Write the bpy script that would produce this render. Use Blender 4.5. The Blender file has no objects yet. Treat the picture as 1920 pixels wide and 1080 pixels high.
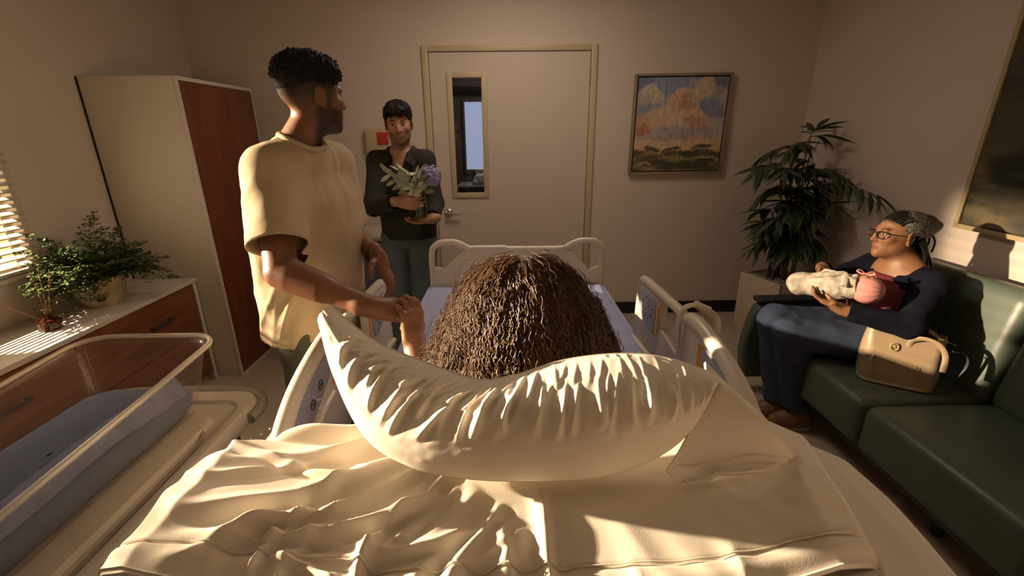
import bpy, bmesh, math, random
import numpy as np
from mathutils import Vector, Matrix

# ------------------------------------------------------------------ camera, light, exposure
SC = bpy.context.scene
COL = SC.collection
_pi, _ya, _ro = .3278, -.0114, -.011
_f = np.array([-math.sin(_ya)*math.cos(_pi), math.cos(_ya)*math.cos(_pi), -math.sin(_pi)])
_r = np.array([math.cos(_ya), math.sin(_ya), 0.])
_u = np.cross(_r, _f)
_r, _u = _r*math.cos(_ro)+_u*math.sin(_ro), _u*math.cos(_ro)-_r*math.sin(_ro)
cam = bpy.data.cameras.new('camera'); camo = bpy.data.objects.new('camera', cam); COL.objects.link(camo)
camo.matrix_world = Matrix(((_r[0], _u[0], -_f[0], 0), (_r[1], _u[1], -_f[1], 0), (_r[2], _u[2], -_f[2], 1.5527), (0, 0, 0, 1)))
cam.sensor_width = 36; cam.lens = 855.4/1920*36; cam.clip_start = .02
SC.camera = camo

W_ = bpy.data.worlds.new('sky'); SC.world = W_; W_.use_nodes = True
_bg = W_.node_tree.nodes['Background']; _bg.inputs[0].default_value = (1.0, .80, .56, 1); _bg.inputs[1].default_value = .55

def lamp(kind, name, loc, aim, energy, col, **kw):
    l = bpy.data.lights.new(name, kind); l.energy = energy; l.color = col
    for k, v in kw.items(): setattr(l, k, v)
    o = bpy.data.objects.new(name, l); COL.objects.link(o); o.location = loc
    d = Vector(aim)-Vector(loc); o.rotation_euler = d.to_track_quat('-Z', 'Y').to_euler()
    return o
# low warm lamp outside the left-hand window, standing in for the evening sun
lamp('SPOT', 'evening_sun_lamp', (-8.5, 1.92, 2.89), (0, .68, 1.20), 27000, (1.0, .75, .49), spot_size=math.radians(27), spot_blend=1.0, shadow_soft_size=.10)
# daylight from the window opening
lamp('AREA', 'window_daylight', (-2.62, .95, 1.55), (0, .95, 1.2), 9, (1.0, .76, .50), shape='RECTANGLE', size=2.5, size_y=1.1)
# added steep lamp outside the window that stripes the worktop through the blind
lamp('SPOT', 'stripe_lamp', (-3.45, 2.00, 2.72), (-2.13, 2.03, .71), 2300, (1.0, .78, .52), spot_size=math.radians(15), spot_blend=.2, shadow_soft_size=.003)
# added fill lights under the ceiling, out of view
lamp('AREA', 'ceiling_fill_light', (.10, 2.70, 2.66), (.10, 2.70, 0), 14.0, (1.0, .80, .62), shape='RECTANGLE', size=.6, size_y=.6)
lamp('AREA', 'ceiling_fill_light', (.10, .35, 2.66), (.10, .35, 0), .5, (1.0, .79, .59), shape='RECTANGLE', size=.6, size_y=.6)
# corridor
lamp('AREA', 'corridor_light', (.2, 5.0, 2.62), (.2, 5.0, 0), 5, (.9, .88, 1.0), shape='RECTANGLE', size=.6, size_y=.6)

vs = SC.view_settings
vs.view_transform = 'Standard'; vs.look = 'None'; vs.exposure = 0.0; vs.gamma = 1.0; vs.use_curve_mapping = False
SC.display_settings.display_device = 'sRGB'

# ------------------------------------------------------------------ helpers
RNG = random.Random(7)
NR = np.random.RandomState(11)
WLOC = {}

def s2l(c): return tuple(((x/255+.055)/1.055)**2.4 if x > 10 else x/255/12.92 for x in c)

def mat(name, col, rough=.6, metal=0., var=.10, vscale=6., bump=0., bscale=40., attr=False, stretch=None, spec=.5, **kw):
    m = bpy.data.materials.new(name); m.use_nodes = True
    nt = m.node_tree; N = nt.nodes; L = nt.links; b = N['Principled BSDF']
    b.inputs['Roughness'].default_value = rough; b.inputs['Metallic'].default_value = metal
    b.inputs['Specular IOR Level'].default_value = spec
    tc = N.new('ShaderNodeTexCoord'); mp = N.new('ShaderNodeMapping'); L.new(tc.outputs['Object'], mp.inputs[0])
    if stretch: mp.inputs['Scale'].default_value = stretch
    nz = N.new('ShaderNodeTexNoise'); nz.inputs['Scale'].default_value = vscale; nz.inputs['Detail'].default_value = 5
    L.new(mp.outputs[0], nz.inputs['Vector'])
    mx = N.new('ShaderNodeMixRGB'); mx.blend_type = 'MULTIPLY'; mx.inputs[0].default_value = 1
    rp = N.new('ShaderNodeValToRGB'); e = rp.color_ramp.elements
    e[0].position = .3; e[1].position = .7
    e[0].color = (1-var, 1-var, 1-var, 1); e[1].color = (1+var*.4, 1+var*.4, 1+var*.4, 1)
    L.new(nz.outputs['Fac'], rp.inputs[0]); L.new(rp.outputs[0], mx.inputs[2])
    if attr:
        at = N.new('ShaderNodeVertexColor'); at.layer_name = 'Col'; L.new(at.outputs[0], mx.inputs[1])
    else: mx.inputs[1].default_value = (*col, 1)
    L.new(mx.outputs[0], b.inputs['Base Color'])
    if bump:
        n2 = N.new('ShaderNodeTexNoise'); n2.inputs['Scale'].default_value = bscale; n2.inputs['Detail'].default_value = 6
        L.new(mp.outputs[0], n2.inputs['Vector'])
        bp = N.new('ShaderNodeBump'); bp.inputs['Strength'].default_value = bump; bp.inputs['Distance'].default_value = .01
        L.new(n2.outputs['Fac'], bp.inputs['Height']); L.new(bp.outputs[0], b.inputs['Normal'])
    for k, v in kw.items(): b.inputs[k].default_value = v
    return m

def wood(name, c1, c2, rough=.4, stretch=(9, 9, .9)):
    m = bpy.data.materials.new(name); m.use_nodes = True
    nt = m.node_tree; N = nt.nodes; L = nt.links; b = N['Principled BSDF']; b.inputs['Roughness'].default_value = rough
    tc = N.new('ShaderNodeTexCoord'); mp = N.new('ShaderNodeMapping'); mp.inputs['Scale'].default_value = stretch
    L.new(tc.outputs['Object'], mp.inputs[0])
    nz = N.new('ShaderNodeTexNoise'); nz.inputs['Scale'].default_value = 2.2; nz.inputs['Detail'].default_value = 8; nz.inputs['Distortion'].default_value = 1.2
    L.new(mp.outputs[0], nz.inputs['Vector'])
    rp = N.new('ShaderNodeValToRGB'); e = rp.color_ramp.elements; e[0].position = .32; e[1].position = .72
    e[0].color = (*c1, 1); e[1].color = (*c2, 1)
    L.new(nz.outputs['Fac'], rp.inputs[0]); L.new(rp.outputs[0], b.inputs['Base Color'])
    return m

def glassy(name, col, rough=.03, ior=1.45, thin=True, fac=.12, haze=0.):
    """thin clear sheet: mostly transparent with a glossy coat"""
    m = bpy.data.materials.new(name); m.use_nodes = True
    nt = m.node_tree; N = nt.nodes; L = nt.links; N.remove(N['Principled BSDF'])
    out = N['Material Output']; tr = N.new('ShaderNodeBsdfTransparent'); tr.inputs[0].default_value = (*col, 1)
    gl = N.new('ShaderNodeBsdfGlossy'); gl.inputs['Roughness'].default_value = rough
    fr = N.new('ShaderNodeLayerWeight'); fr.inputs[0].default_value = .5
    pw_ = N.new('ShaderNodeMath'); pw_.operation = 'POWER'; pw_.inputs[1].default_value = 4.0; L.new(fr.outputs['Facing'], pw_.inputs[0])
    ad = N.new('ShaderNodeMath'); ad.operation = 'MULTIPLY_ADD'; ad.inputs[1].default_value = .6; ad.inputs[2].default_value = fac; ad.use_clamp = True
    L.new(pw_.outputs[0], ad.inputs[0])
    mx = N.new('ShaderNodeMixShader'); L.new(ad.outputs[0], mx.inputs[0]); L.new(tr.outputs[0], mx.inputs[1]); L.new(gl.outputs[0], mx.inputs[2])
    if haze:
        df = N.new('ShaderNodeBsdfDiffuse'); df.inputs[0].default_value = (.85, .82, .78, 1); m2 = N.new('ShaderNodeMixShader'); m2.inputs[0].default_value = haze
        L.new(mx.outputs[0], m2.inputs[1]); L.new(df.outputs[0], m2.inputs[2]); mx = m2
    L.new(mx.outputs[0], out.inputs[0])
    return m

def emis(name, col, strength):
    m = bpy.data.materials.new(name); m.use_nodes = True
    b = m.node_tree.nodes['Principled BSDF']; b.inputs['Base Color'].default_value = (*col, 1)
    b.inputs['Emission Color'].default_value = (*col, 1); b.inputs['Emission Strength'].default_value = strength
    return m

def smooth_by_angle(me, deg):
    n = len(me.polygons); me.polygons.foreach_set('use_smooth', np.ones(n, bool))
    bm = bmesh.new(); bm.from_mesh(me); a = math.radians(deg)
    for e in bm.edges:
        if len(e.link_faces) == 2 and e.calc_face_angle(0) > a: e.smooth = False
    bm.to_mesh(me); bm.free()

def mkmesh(name, V, F, m, smooth=True, col=None, sharp=None):
    me = bpy.data.meshes.new(name)
    V = np.asarray(V, np.float32)
    if isinstance(F, np.ndarray) and F.ndim == 2:
        k = F.shape[1]; n = len(F)
        me.vertices.add(len(V)); me.vertices.foreach_set('co', V.ravel())
        me.loops.add(n*k); me.loops.foreach_set('vertex_index', F.ravel().astype(np.int32))
        me.polygons.add(n); me.polygons.foreach_set('loop_start', np.arange(0, n*k, k, dtype=np.int32))
        me.update(calc_edges=True); me.validate()
    else:
        me.from_pydata([tuple(v) for v in V.tolist()], [], [tuple(int(i) for i in f) for f in F]); me.update()
    if smooth: me.polygons.foreach_set('use_smooth', np.ones(len(me.polygons), bool))
    if sharp: smooth_by_angle(me, sharp)
    if col is not None:
        a = me.color_attributes.new('Col', 'FLOAT_COLOR', 'POINT')
        c = np.ones((len(V), 4), np.float32); c[:, :3] = col; a.data.foreach_set('color', c.ravel())
    if m is not None: me.materials.append(m)
    return me

def tag(o, label=None, cat=None, group=None, kind=None):
    for k, v in (('label', label), ('category', cat), ('group', group), ('kind', kind)):
        if v: o[k] = v
    return o

def thing(name, label, cat, loc=(0, 0, 0), group=None, kind=None):
    o = bpy.data.objects.new(name, None); COL.objects.link(o); o.location = loc; o.empty_display_size = .05
    WLOC[o.name] = np.array(loc, float)
    return tag(o, label, cat, group, kind)

def part(name, geo, m, parent=None, smooth=True, sharp=35, col=None, label=None, kind=None, cat=None, group=None):
    """one mesh object; geometry in room coordinates"""
    V, F = geo; V = np.asarray(V, float)
    off = WLOC[parent.name] if parent is not None else None
    if off is None:
        off = np.array([(V[:, 0].min()+V[:, 0].max())/2, (V[:, 1].min()+V[:, 1].max())/2, V[:, 2].min()])
    me = mkmesh(name, V-off, F, m, smooth, col, sharp if smooth and len(F) < 6000 else None)
    o = bpy.data.objects.new(name, me); COL.objects.link(o)
    if parent is not None: o.parent = parent
    else: o.location = off
    WLOC[o.name] = off
    return tag(o, label, cat, group, kind)

def merge(*gs):
    V = []; F = []; n = 0
    for v, f in gs:
        v = np.asarray(v, float); V.append(v); F += [tuple(int(i)+n for i in q) for q in f]; n += len(v)
    return np.concatenate(V), F

def bmgeo(bm):
    bm.verts.index_update(); V = np.array([v.co[:] for v in bm.verts]); F = [tuple(v.index for v in f.verts) for f in bm.faces]; bm.free(); return V, F

def box(x0, x1, y0, y1, z0, z1, bev=0., seg=2):
    bm = bmesh.new(); bmesh.ops.create_cube(bm, size=1)
    for v in bm.verts: v.co = ((x0+x1)/2+v.co.x*(x1-x0), (y0+y1)/2+v.co.y*(y1-y0), (z0+z1)/2+v.co.z*(z1-z0))
    if bev: bmesh.ops.bevel(bm, geom=list(bm.edges), offset=min(bev, .49*min(x1-x0, y1-y0, z1-z0)), segments=seg, profile=.5, affect='EDGES')
    return bmgeo(bm)

def xf(geo, M):
    V, F = geo; M = np.array(M); V = np.asarray(V, float); return V@M[:3, :3].T+M[:3, 3], F

def rotz(a, c=(0, 0, 0)):
    c = Vector(c); return Matrix.Translation(c)@Matrix.Rotation(a, 4, 'Z')@Matrix.Translation(-c)
def rota(a, ax, c=(0, 0, 0)):
    c = Vector(c); return Matrix.Translation(c)@Matrix.Rotation(a, 4, ax)@Matrix.Translation(-c)

def nrm(v):
    v = np.asarray(v, float); return v/(np.linalg.norm(v, axis=-1, keepdims=True)+1e-12)

def tube(P, r, n=8, closed=False, caps=True, flat=1.0, upv=None):
    P = np.asarray(P, float); k = len(P); r = np.broadcast_to(np.asarray(r, float), (k,))
    T = np.zeros_like(P)
    if closed: T = np.roll(P, -1, 0)-np.roll(P, 1, 0)
    else: T[1:-1] = P[2:]-P[:-2]; T[0] = P[1]-P[0]; T[-1] = P[-1]-P[-2]
    T = nrm(T)
    a = np.array([0, 0, 1.]) if abs(T[0][2]) < .9 else np.array([1., 0, 0])
    if upv is not None: a = np.array(upv, float)
    N = nrm(a-T[0]*(a@T[0])); V = []
    an = np.arange(n)*2*math.pi/n
    for i in range(k):
        N = nrm(N-T[i]*(N@T[i])); B = np.cross(T[i], N)
        V.append(P[i]+r[i]*(np.cos(an)[:, None]*N*flat+np.sin(an)[:, None]*B))
    V = np.concatenate(V); F = []
    for i in range(k if closed else k-1):
        j = (i+1) % k
        for q in range(n): F.append((i*n+q, i*n+(q+1) % n, j*n+(q+1) % n, j*n+q))
    if caps and not closed: F.append(tuple(range(n-1, -1, -1))); F.append(tuple((k-1)*n+q for q in range(n)))
    return V, F

def smoothpath(P, n=40, closed=False):
    """Catmull-Rom through the points"""
    P = np.asarray(P, float)
    Q = np.concatenate([P[-1:], P, P[:2]]) if closed else np.concatenate([2*P[:1]-P[1:2], P, 2*P[-1:]-P[-2:-1]])
    k = len(P) if closed else len(P)-1
    out = []
    for s in np.linspace(0, k, n, endpoint=not closed):
        i = min(int(s), k-1); t = s-i; a, b, c, d = Q[i:i+4]
        out.append(.5*(2*b+(c-a)*t+(2*a-5*b+4*c-d)*t*t+(3*b-a-3*c+d)*t**3))
    return np.array(out)

def lathe(prof, c=(0, 0, 0), n=24, M=None):
    V = []; F = []; k = len(prof); an = np.arange(n)*2*math.pi/n
    for r, z in prof: V.append(np.stack([c[0]+r*np.cos(an), c[1]+r*np.sin(an), np.full(n, c[2]+z)], 1))
    for i in range(k-1):
        for q in range(n): F.append((i*n+q, i*n+(q+1) % n, (i+1)*n+(q+1) % n, (i+1)*n+q))
    if prof[0][0] > 1e-4: F.append(tuple(range(n-1, -1, -1)))
    if prof[-1][0] > 1e-4: F.append(tuple((k-1)*n+q for q in range(n)))
    return np.concatenate(V), F

def grid_faces(a, b, ca=False, cb=False):
    i = np.arange(a if ca else a-1); j = np.arange(b if cb else b-1); I, J = np.meshgrid(i, j, indexing='ij')
    I2 = (I+1) % a; J2 = (J+1) % b
    return np.stack([I*b+J, I2*b+J, I2*b+J2, I*b+J2], -1).reshape(-1, 4)

def prism(poly, y0, y1, bev=0., axis='y', seg=2):
    """polygon in the plane across the axis, given thickness along it, bevelled rim.  axis y: poly is (x,z); x: (y,z); z: (x,y)"""
    bm = bmesh.new()
    f = {'y': lambda p, d: (p[0], d, p[1]), 'x': lambda p, d: (d, p[0], p[1]), 'z': lambda p, d: (p[0], p[1], d)}[axis]
    vs_ = [bm.verts.new(f(p, y0)) for p in poly]; fc = bm.faces.new(vs_)
    r = bmesh.ops.extrude_face_region(bm, geom=[fc]); dv = Vector(f((0, 0), y1-y0))
    for g in r['geom']:
        if isinstance(g, bmesh.types.BMVert): g.co += dv
    bmesh.ops.recalc_face_normals(bm, faces=bm.faces)
    if bev:
        ed = [e for e in bm.edges if abs((e.verts[0].co-e.verts[1].co).dot(dv.normalized())) < 1e-6]
        bmesh.ops.bevel(bm, geom=ed, offset=bev, segments=seg, profile=.5, affect='EDGES')
    return bmgeo(bm)

# numpy value noise ------------------------------------------------
def _hash(i, j, k, s):
    n = (i*374761393+j*668265263+k*2147483647+s*1274126177) & 0xffffffff
    n = ((n ^ (n >> 13))*1274126177) & 0xffffffff
    return ((n ^ (n >> 16)) & 0xffff)/32767.5-1
def vnoise(P, seed=0):
    P = np.asarray(P, float); f = np.floor(P); t = P-f; t = t*t*(3-2*t); i = f.astype(np.int64)
    r = 0
    for a in (0, 1):
        for b in (0, 1):
            for c in (0, 1):
                w = (t[:, 0] if a else 1-t[:, 0])*(t[:, 1] if b else 1-t[:, 1])*(t[:, 2] if c else 1-t[:, 2])
                r = r+w*_hash(i[:, 0]+a, i[:, 1]+b, i[:, 2]+c, seed)
    return r
def fbm(P, o=3, seed=0):
    r = 0; a = 1.
    for k in range(o): r = r+a*vnoise(np.asarray(P)*2**k, seed+k); a *= .5
    return r
def sstep(a, b, x): t = np.clip((x-a)/(b-a), 0, 1); return t*t*(3-2*t)

# signed-distance modelling ----------------------------------------
def axis(lo, hi, h, *fine):
    x = lo; out = [lo]
    while x < hi:
        hh = h
        for a, b, c in fine:
            if a <= x < b: hh = min(hh, c)
        x += hh; out.append(x)
    return np.array(out)

class SDF:
    def __init__(s): s.p = []
    def cone(s, a, b, ra, rb, k=.02, flat=None):
        s.p.append(('c', np.array(a, float), np.array(b, float), ra, rb, k)); return s
    def chain(s, pts, rs, k=.02):
        for i in range(len(pts)-1): s.cone(pts[i], pts[i+1], rs[i], rs[i+1], k)
        return s
    def ell(s, c, r, fr=None, k=.02, sub=False):
        s.p.append(('e', np.array(c, float), np.array(r, float), np.eye(3) if fr is None else np.array(fr, float), sub, k)); return s
    def box(s, c, r, fr=None, rd=.01, k=.02, sub=False):
        s.p.append(('b', np.array(c, float), np.array(r, float), np.eye(3) if fr is None else np.array(fr, float), sub, k, rd)); return s
    def stack(s, o, fr, zs, a, b, cx=None, cy=None, k=.02, e=2.):
        z0 = [0]*len(zs)
        s.p.append(('s', np.array(o, float), np.array(fr, float), zs, a, b, cx or z0, cy or z0, e, k)); return s
    def mesh(s, xs, ys, zs):
        D = np.full((len(xs), len(ys), len(zs)), .06, np.float32)
        for p in s.p:
            k = p[9] if p[0] == 's' else p[5]; mg = .03+k
            if p[0] == 'c':
                r = max(p[3], p[4]); lo = np.minimum(p[1], p[2])-r; hi = np.maximum(p[1], p[2])+r
            elif p[0] in 'eb':
                ex = np.abs(p[3]).T@p[2]; lo = p[1]-ex; hi = p[1]+ex
            else:
                m = max(max(p[4]), max(p[5]))+max(map(abs, p[6]+p[7])); c0 = p[1]+p[2][2]*p[3][0]; c1 = p[1]+p[2][2]*p[3][-1]
                lo = np.minimum(c0, c1)-m; hi = np.maximum(c0, c1)+m
            sl = []
            for ax, l, h in zip((xs, ys, zs), lo-mg, hi+mg):
                sl.append(slice(max(0, np.searchsorted(ax, l)-1), np.searchsorted(ax, h)+1))
            X = xs[sl[0]][:, None, None].astype(np.float32); Y = ys[sl[1]][None, :, None].astype(np.float32); Z = zs[sl[2]][None, None, :].astype(np.float32)
            if X.size == 0 or Y.size == 0 or Z.size == 0: continue
            x, y, z = X-p[1][0], Y-p[1][1], Z-p[1][2]
            if p[0] == 'c':
                b = p[2]-p[1]; bb = max(b@b, 1e-9)
                h = np.clip((x*b[0]+y*b[1]+z*b[2])/bb, 0, 1)
                d = np.sqrt((x-h*b[0])**2+(y-h*b[1])**2+(z-h*b[2])**2)-(p[3]+h*(p[4]-p[3])); sub = False
            else:
                fr = p[2] if p[0] == 's' else p[3]
                q = [x*a[0]+y*a[1]+z*a[2] for a in fr]
                if p[0] == 'e':
                    r = p[2]; k0 = np.sqrt(sum((q[i]/r[i])**2 for i in range(3))); k1 = np.sqrt(sum((q[i]/r[i]**2)**2 for i in range(3)))+1e-6
                    d = k0*(k0-1)/k1; sub = p[4]
                elif p[0] == 'b':
                    r = p[2]-p[6]; g = [np.abs(q[i])-r[i] for i in range(3)]
                    d = np.sqrt(sum(np.maximum(v, 0)**2 for v in g))+np.minimum(np.maximum(np.maximum(g[0], g[1]), g[2]), 0)-p[6]; sub = p[4]
                else:
                    zz = q[2]; f = lambda v: np.interp(zz.ravel(), p[3], v).reshape(zz.shape)
                    A, B = f(p[4]), f(p[5]); e = p[8]
                    k0 = (np.abs((q[0]-f(p[6]))/A)**e+np.abs((q[1]-f(p[7]))/B)**e)**(1/e)
                    d = (k0-1)*np.minimum(A, B); dz = np.maximum(p[3][0]-zz, zz-p[3][-1]); d = np.maximum(d, dz); sub = False
            v = D[sl[0], sl[1], sl[2]]
            if sub:
                d = -d; h = np.maximum(k-np.abs(v-d), 0)/k; v[...] = np.maximum(v, d)+h*h*k*.25
            else:
                h = np.maximum(k-np.abs(v-d), 0)/k; v[...] = np.minimum(v, d)-h*h*k*.25
        return nets(D, xs, ys, zs)

def nets(D, xs, ys, zs):
    S = D < 0
    sl = (slice(None, -1), slice(1, None))
    cs = [(a, b, c) for a in (0, 1) for b in (0, 1) for c in (0, 1)]
    anyv = np.zeros(tuple(n-1 for n in S.shape), bool); allv = np.ones_like(anyv)
    for a, b, c in cs:
        t = S[sl[a], sl[b], sl[c]]; anyv |= t; allv &= t
    I, J, K = np.nonzero(anyv & ~allv); n = len(I)
    idx = np.full(anyv.shape, -1, np.int32); idx[I, J, K] = np.arange(n)
    dv = {c: D[I+c[0], J+c[1], K+c[2]] for c in cs}
    pos = np.zeros((n, 3)); cnt = np.zeros(n)
    for c0 in cs:
        for ax in range(3):
            if c0[ax]: continue
            c1 = list(c0); c1[ax] = 1; c1 = tuple(c1); a, b = dv[c0], dv[c1]; m = (a < 0) != (b < 0)
            t = np.where(m, a/np.where(m, a-b, 1), 0)
            q = np.array(c0, float)[None]+t[:, None]*np.eye(3)[ax]; pos[m] += q[m]; cnt[m] += 1
    pos /= cnt[:, None]
    V = np.stack([xs[I]+pos[:, 0]*(xs[I+1]-xs[I]), ys[J]+pos[:, 1]*(ys[J+1]-ys[J]), zs[K]+pos[:, 2]*(zs[K+1]-zs[K])], 1)
    Q = []
    for ax in range(3):
        o = [i for i in range(3) if i != ax]
        s0 = [slice(None)]*3; s1 = [slice(None)]*3; s0[ax] = slice(None, -1); s1[ax] = slice(1, None)
        m = S[tuple(s0)] != S[tuple(s1)]
        E = np.array(np.nonzero(m)).T
        ok = (E[:, o[0]] > 0) & (E[:, o[1]] > 0) & (E[:, o[0]] < S.shape[o[0]]-1) & (E[:, o[1]] < S.shape[o[1]]-1); E = E[ok]
        ins = S[E[:, 0], E[:, 1], E[:, 2]]
        def cell(d0, d1):
            e = E.copy(); e[:, o[0]] -= d0; e[:, o[1]] -= d1; return idx[e[:, 0], e[:, 1], e[:, 2]]
        q = np.stack([cell(1, 1), cell(0, 1), cell(0, 0), cell(1, 0)], 1)
        fl = ins if ax != 1 else ~ins
        q[~fl] = q[~fl][:, ::-1]; Q.append(q)
    return V, np.concatenate(Q)

def vnormals(V, Q):
    n = np.cross(V[Q[:, 2]]-V[Q[:, 0]], V[Q[:, 3]]-V[Q[:, 1]]); N = np.zeros_like(V)
    for i in range(4): np.add.at(N, Q[:, i], n)
    return nrm(N)

def relax(V, Q, it=2, w=.5):
    n = len(V)
    for _ in range(it):
        A = np.zeros_like(V); c = np.zeros(n)
        for i in range(4):
            j = (i+1) % 4
            np.add.at(A, Q[:, i], V[Q[:, j]]); np.add.at(c, Q[:, i], 1); np.add.at(A, Q[:, j], V[Q[:, i]]); np.add.at(c, Q[:, j], 1)
        V = V*(1-w)+w*A/np.maximum(c, 1)[:, None]
    return V

def cloth(S, axes, cuts=(), th=.004, wr=None, it=2):
    """surface of the field, cut open by planes (point, normal, mask), given a thickness"""
    V, Q = S.mesh(*axes); V = relax(V, Q, it)
    if wr is not None: V = V+vnormals(V, Q)*wr(V)[:, None]
    rem = np.zeros(len(V), bool); cl = []
    for cu in cuts:
        if isinstance(cu[0], str) and cu[0] == 'fn': c, n = cu[1](V); m = np.ones(len(V), bool)
        elif isinstance(cu[0], str):
            _, p, ax, R, mk = cu; ax = nrm(ax); w_ = V-np.array(p); w_ = w_-(w_@ax)[:, None]*ax; dd = np.linalg.norm(w_, axis=1); c = R-dd; n = -w_/(dd[:, None]+1e-9); m = mk(V)
        else:
            p, n, mk = cu; n = np.broadcast_to(nrm(n), V.shape); c = (V-np.array(p))@n[0]; m = np.ones(len(V), bool) if mk is None else mk(V)
        rem |= (c > 0) & m; cl.append((n, c, m))
    Q = Q[~rem[Q].any(1)]
    use = np.zeros(len(V), bool); use[Q] = True; mp = np.cumsum(use)-1
    V2 = V[use]; Q = mp[Q]
    E = np.concatenate([Q[:, [i, (i+1) % 4]] for i in range(4)]); key = np.sort(E, 1); kk = key[:, 0].astype(np.int64)*len(V2)+key[:, 1]
    u, inv, ct = np.unique(kk, return_inverse=True, return_counts=True); be = E[ct[inv] == 1]
    bv = np.unique(be)
    for n, c, m in cl:
        c = c[use]; m = m[use]; n = n[use]; b = bv[(np.abs(c[bv]) < .022) & m[bv]]; V2[b] -= n[b]*c[b][:, None]
    N = vnormals(V2, Q); n = len(V2)
    side = np.stack([be[:, 1], be[:, 0], be[:, 0]+n, be[:, 1]+n], 1)
    return np.concatenate([V2, V2-N*th]), np.concatenate([Q, Q[:, ::-1]+n, side])
# ------------------------------------------------------------------ materials
M = {}
M['wall'] = mat('wall_paint', (.61, .53, .465), .75, var=.03, vscale=1.5, bump=.04, bscale=180)
M['ceil'] = mat('ceiling_tile', (.62, .60, .56), .9, var=.05, bump=.1, bscale=90)
M['floor'] = mat('vinyl_floor', (.46, .39, .31), .42, var=.12, vscale=14, bump=.02, bscale=60)
M['base'] = mat('black_rubber_base', (.012, .013, .015), .5)
M['door'] = mat('door_laminate', (.58, .50, .43), .5, var=.03, vscale=2)
M['frame'] = mat('painted_metal_frame', (.52, .43, .27), .45, var=.04)
M['steel'] = mat('brushed_steel', (.55, .53, .50), .32, 1., var=.06, vscale=30)
M['white'] = mat('white_laminate', (.62, .57, .50), .45, var=.03, vscale=3)
M['red_wood'] = wood('cherry_wood', (.125, .030, .009), (.20, .052, .016))
M['red_wood_h'] = wood('cherry_wood_level', (.14, .042, .014), (.24, .078, .028), stretch=(9, .9, 9))
M['dark'] = mat('dark_gap', (.012, .011, .010), .7)
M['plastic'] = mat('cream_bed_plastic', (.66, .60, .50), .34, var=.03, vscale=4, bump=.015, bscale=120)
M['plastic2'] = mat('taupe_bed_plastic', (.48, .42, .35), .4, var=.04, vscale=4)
M['panelgrey'] = mat('blue_grey_keypad', (.33, .34, .39), .4, var=.03)
M['ink'] = mat('dark_ink', (.03, .03, .035), .6)
M['inkwhite'] = mat('white_ink', (.75, .73, .70), .6)
M['orange'] = mat('orange_sticker', (.75, .33, .03), .5)
M['redink'] = mat('red_sticker', (.5, .03, .02), .5)
M['glass'] = glassy('clear_pane', (.93, .94, .95), .02, 1.3, fac=.02)
M['slat'] = mat('blind_slat', (.46, .42, .34), .5, var=.03)

def struct(name, geo, m, parent=None, **kw):
    o = part(name, geo, m, parent, smooth=kw.pop('smooth', False), **kw)
    if parent is None: o['kind'] = 'structure'
    return o

# ------------------------------------------------------------------ shell
XL, XR, YB, YF, ZC = -2.36, 2.384, 3.822, -1.1, 2.70
WY0, WY1, WZ0, WZ1 = -.35, 2.24, .93, 2.00         # window opening
struct('floor', box(XL-.2, XR+.2, YF-.2, 6.0, -.08, 0), M['floor'])
struct('ceiling', box(XL-.2, XR+.2, YF-.2, 6.0, ZC, ZC+.08), M['ceil'])
DX0, DX1, DZ = -.564, .656, 2.13
struct('wall_back', merge(box(XL-.12, DX0-.005, YB, YB+.12, 0, ZC), box(DX1+.005, XR+.12, YB, YB+.12, 0, ZC), box(DX0-.005, DX1+.005, YB, YB+.12, DZ+.005, ZC)), M['wall'])
struct('wall_right', box(XR, XR+.12, YF, YB, 0, ZC), M['wall'])
struct('wall_front', box(XL-.12, XR+.12, YF-.12, YF, 0, ZC), M['wall'])
struct('wall_left', merge(box(XL-.12, XL, WY1, YB, 0, ZC), box(XL-.12, XL, YF, WY0, 0, ZC), box(XL-.12, XL, WY0, WY1, 0, WZ0), box(XL-.12, XL, WY0, WY1, WZ1, ZC)), M['wall'])
struct('baseboard_back', merge(box(DX1+.06, XR, YB-.012, YB, 0, .108, .003), box(XL, DX0-.06, YB-.012, YB, 0, .108, .003)), M['base'])
struct('baseboard_right', box(XR-.012, XR, YF, YB-.012, 0, .108, .003), M['base'])
struct('baseboard_left', box(XL, XL+.012, 3.60, YB-.012, 0, .108, .003), M['base'])
struct('wall_sun_block', merge(box(-4.35, -4.20, 1.27, 4.5, 0, 1.82), box(-4.35, -4.20, -2.5, 1.27, 0, 1.90)), M['wall'])  # unseen outdoor wall added to block the low light below its top
# corridor beyond the door
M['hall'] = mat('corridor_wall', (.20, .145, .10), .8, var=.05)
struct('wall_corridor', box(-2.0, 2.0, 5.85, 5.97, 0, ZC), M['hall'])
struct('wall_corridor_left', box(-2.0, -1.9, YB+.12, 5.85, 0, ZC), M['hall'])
struct('wall_corridor_right', box(1.9, 2.0, YB+.12, 5.85, 0, ZC), M['hall'])

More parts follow.
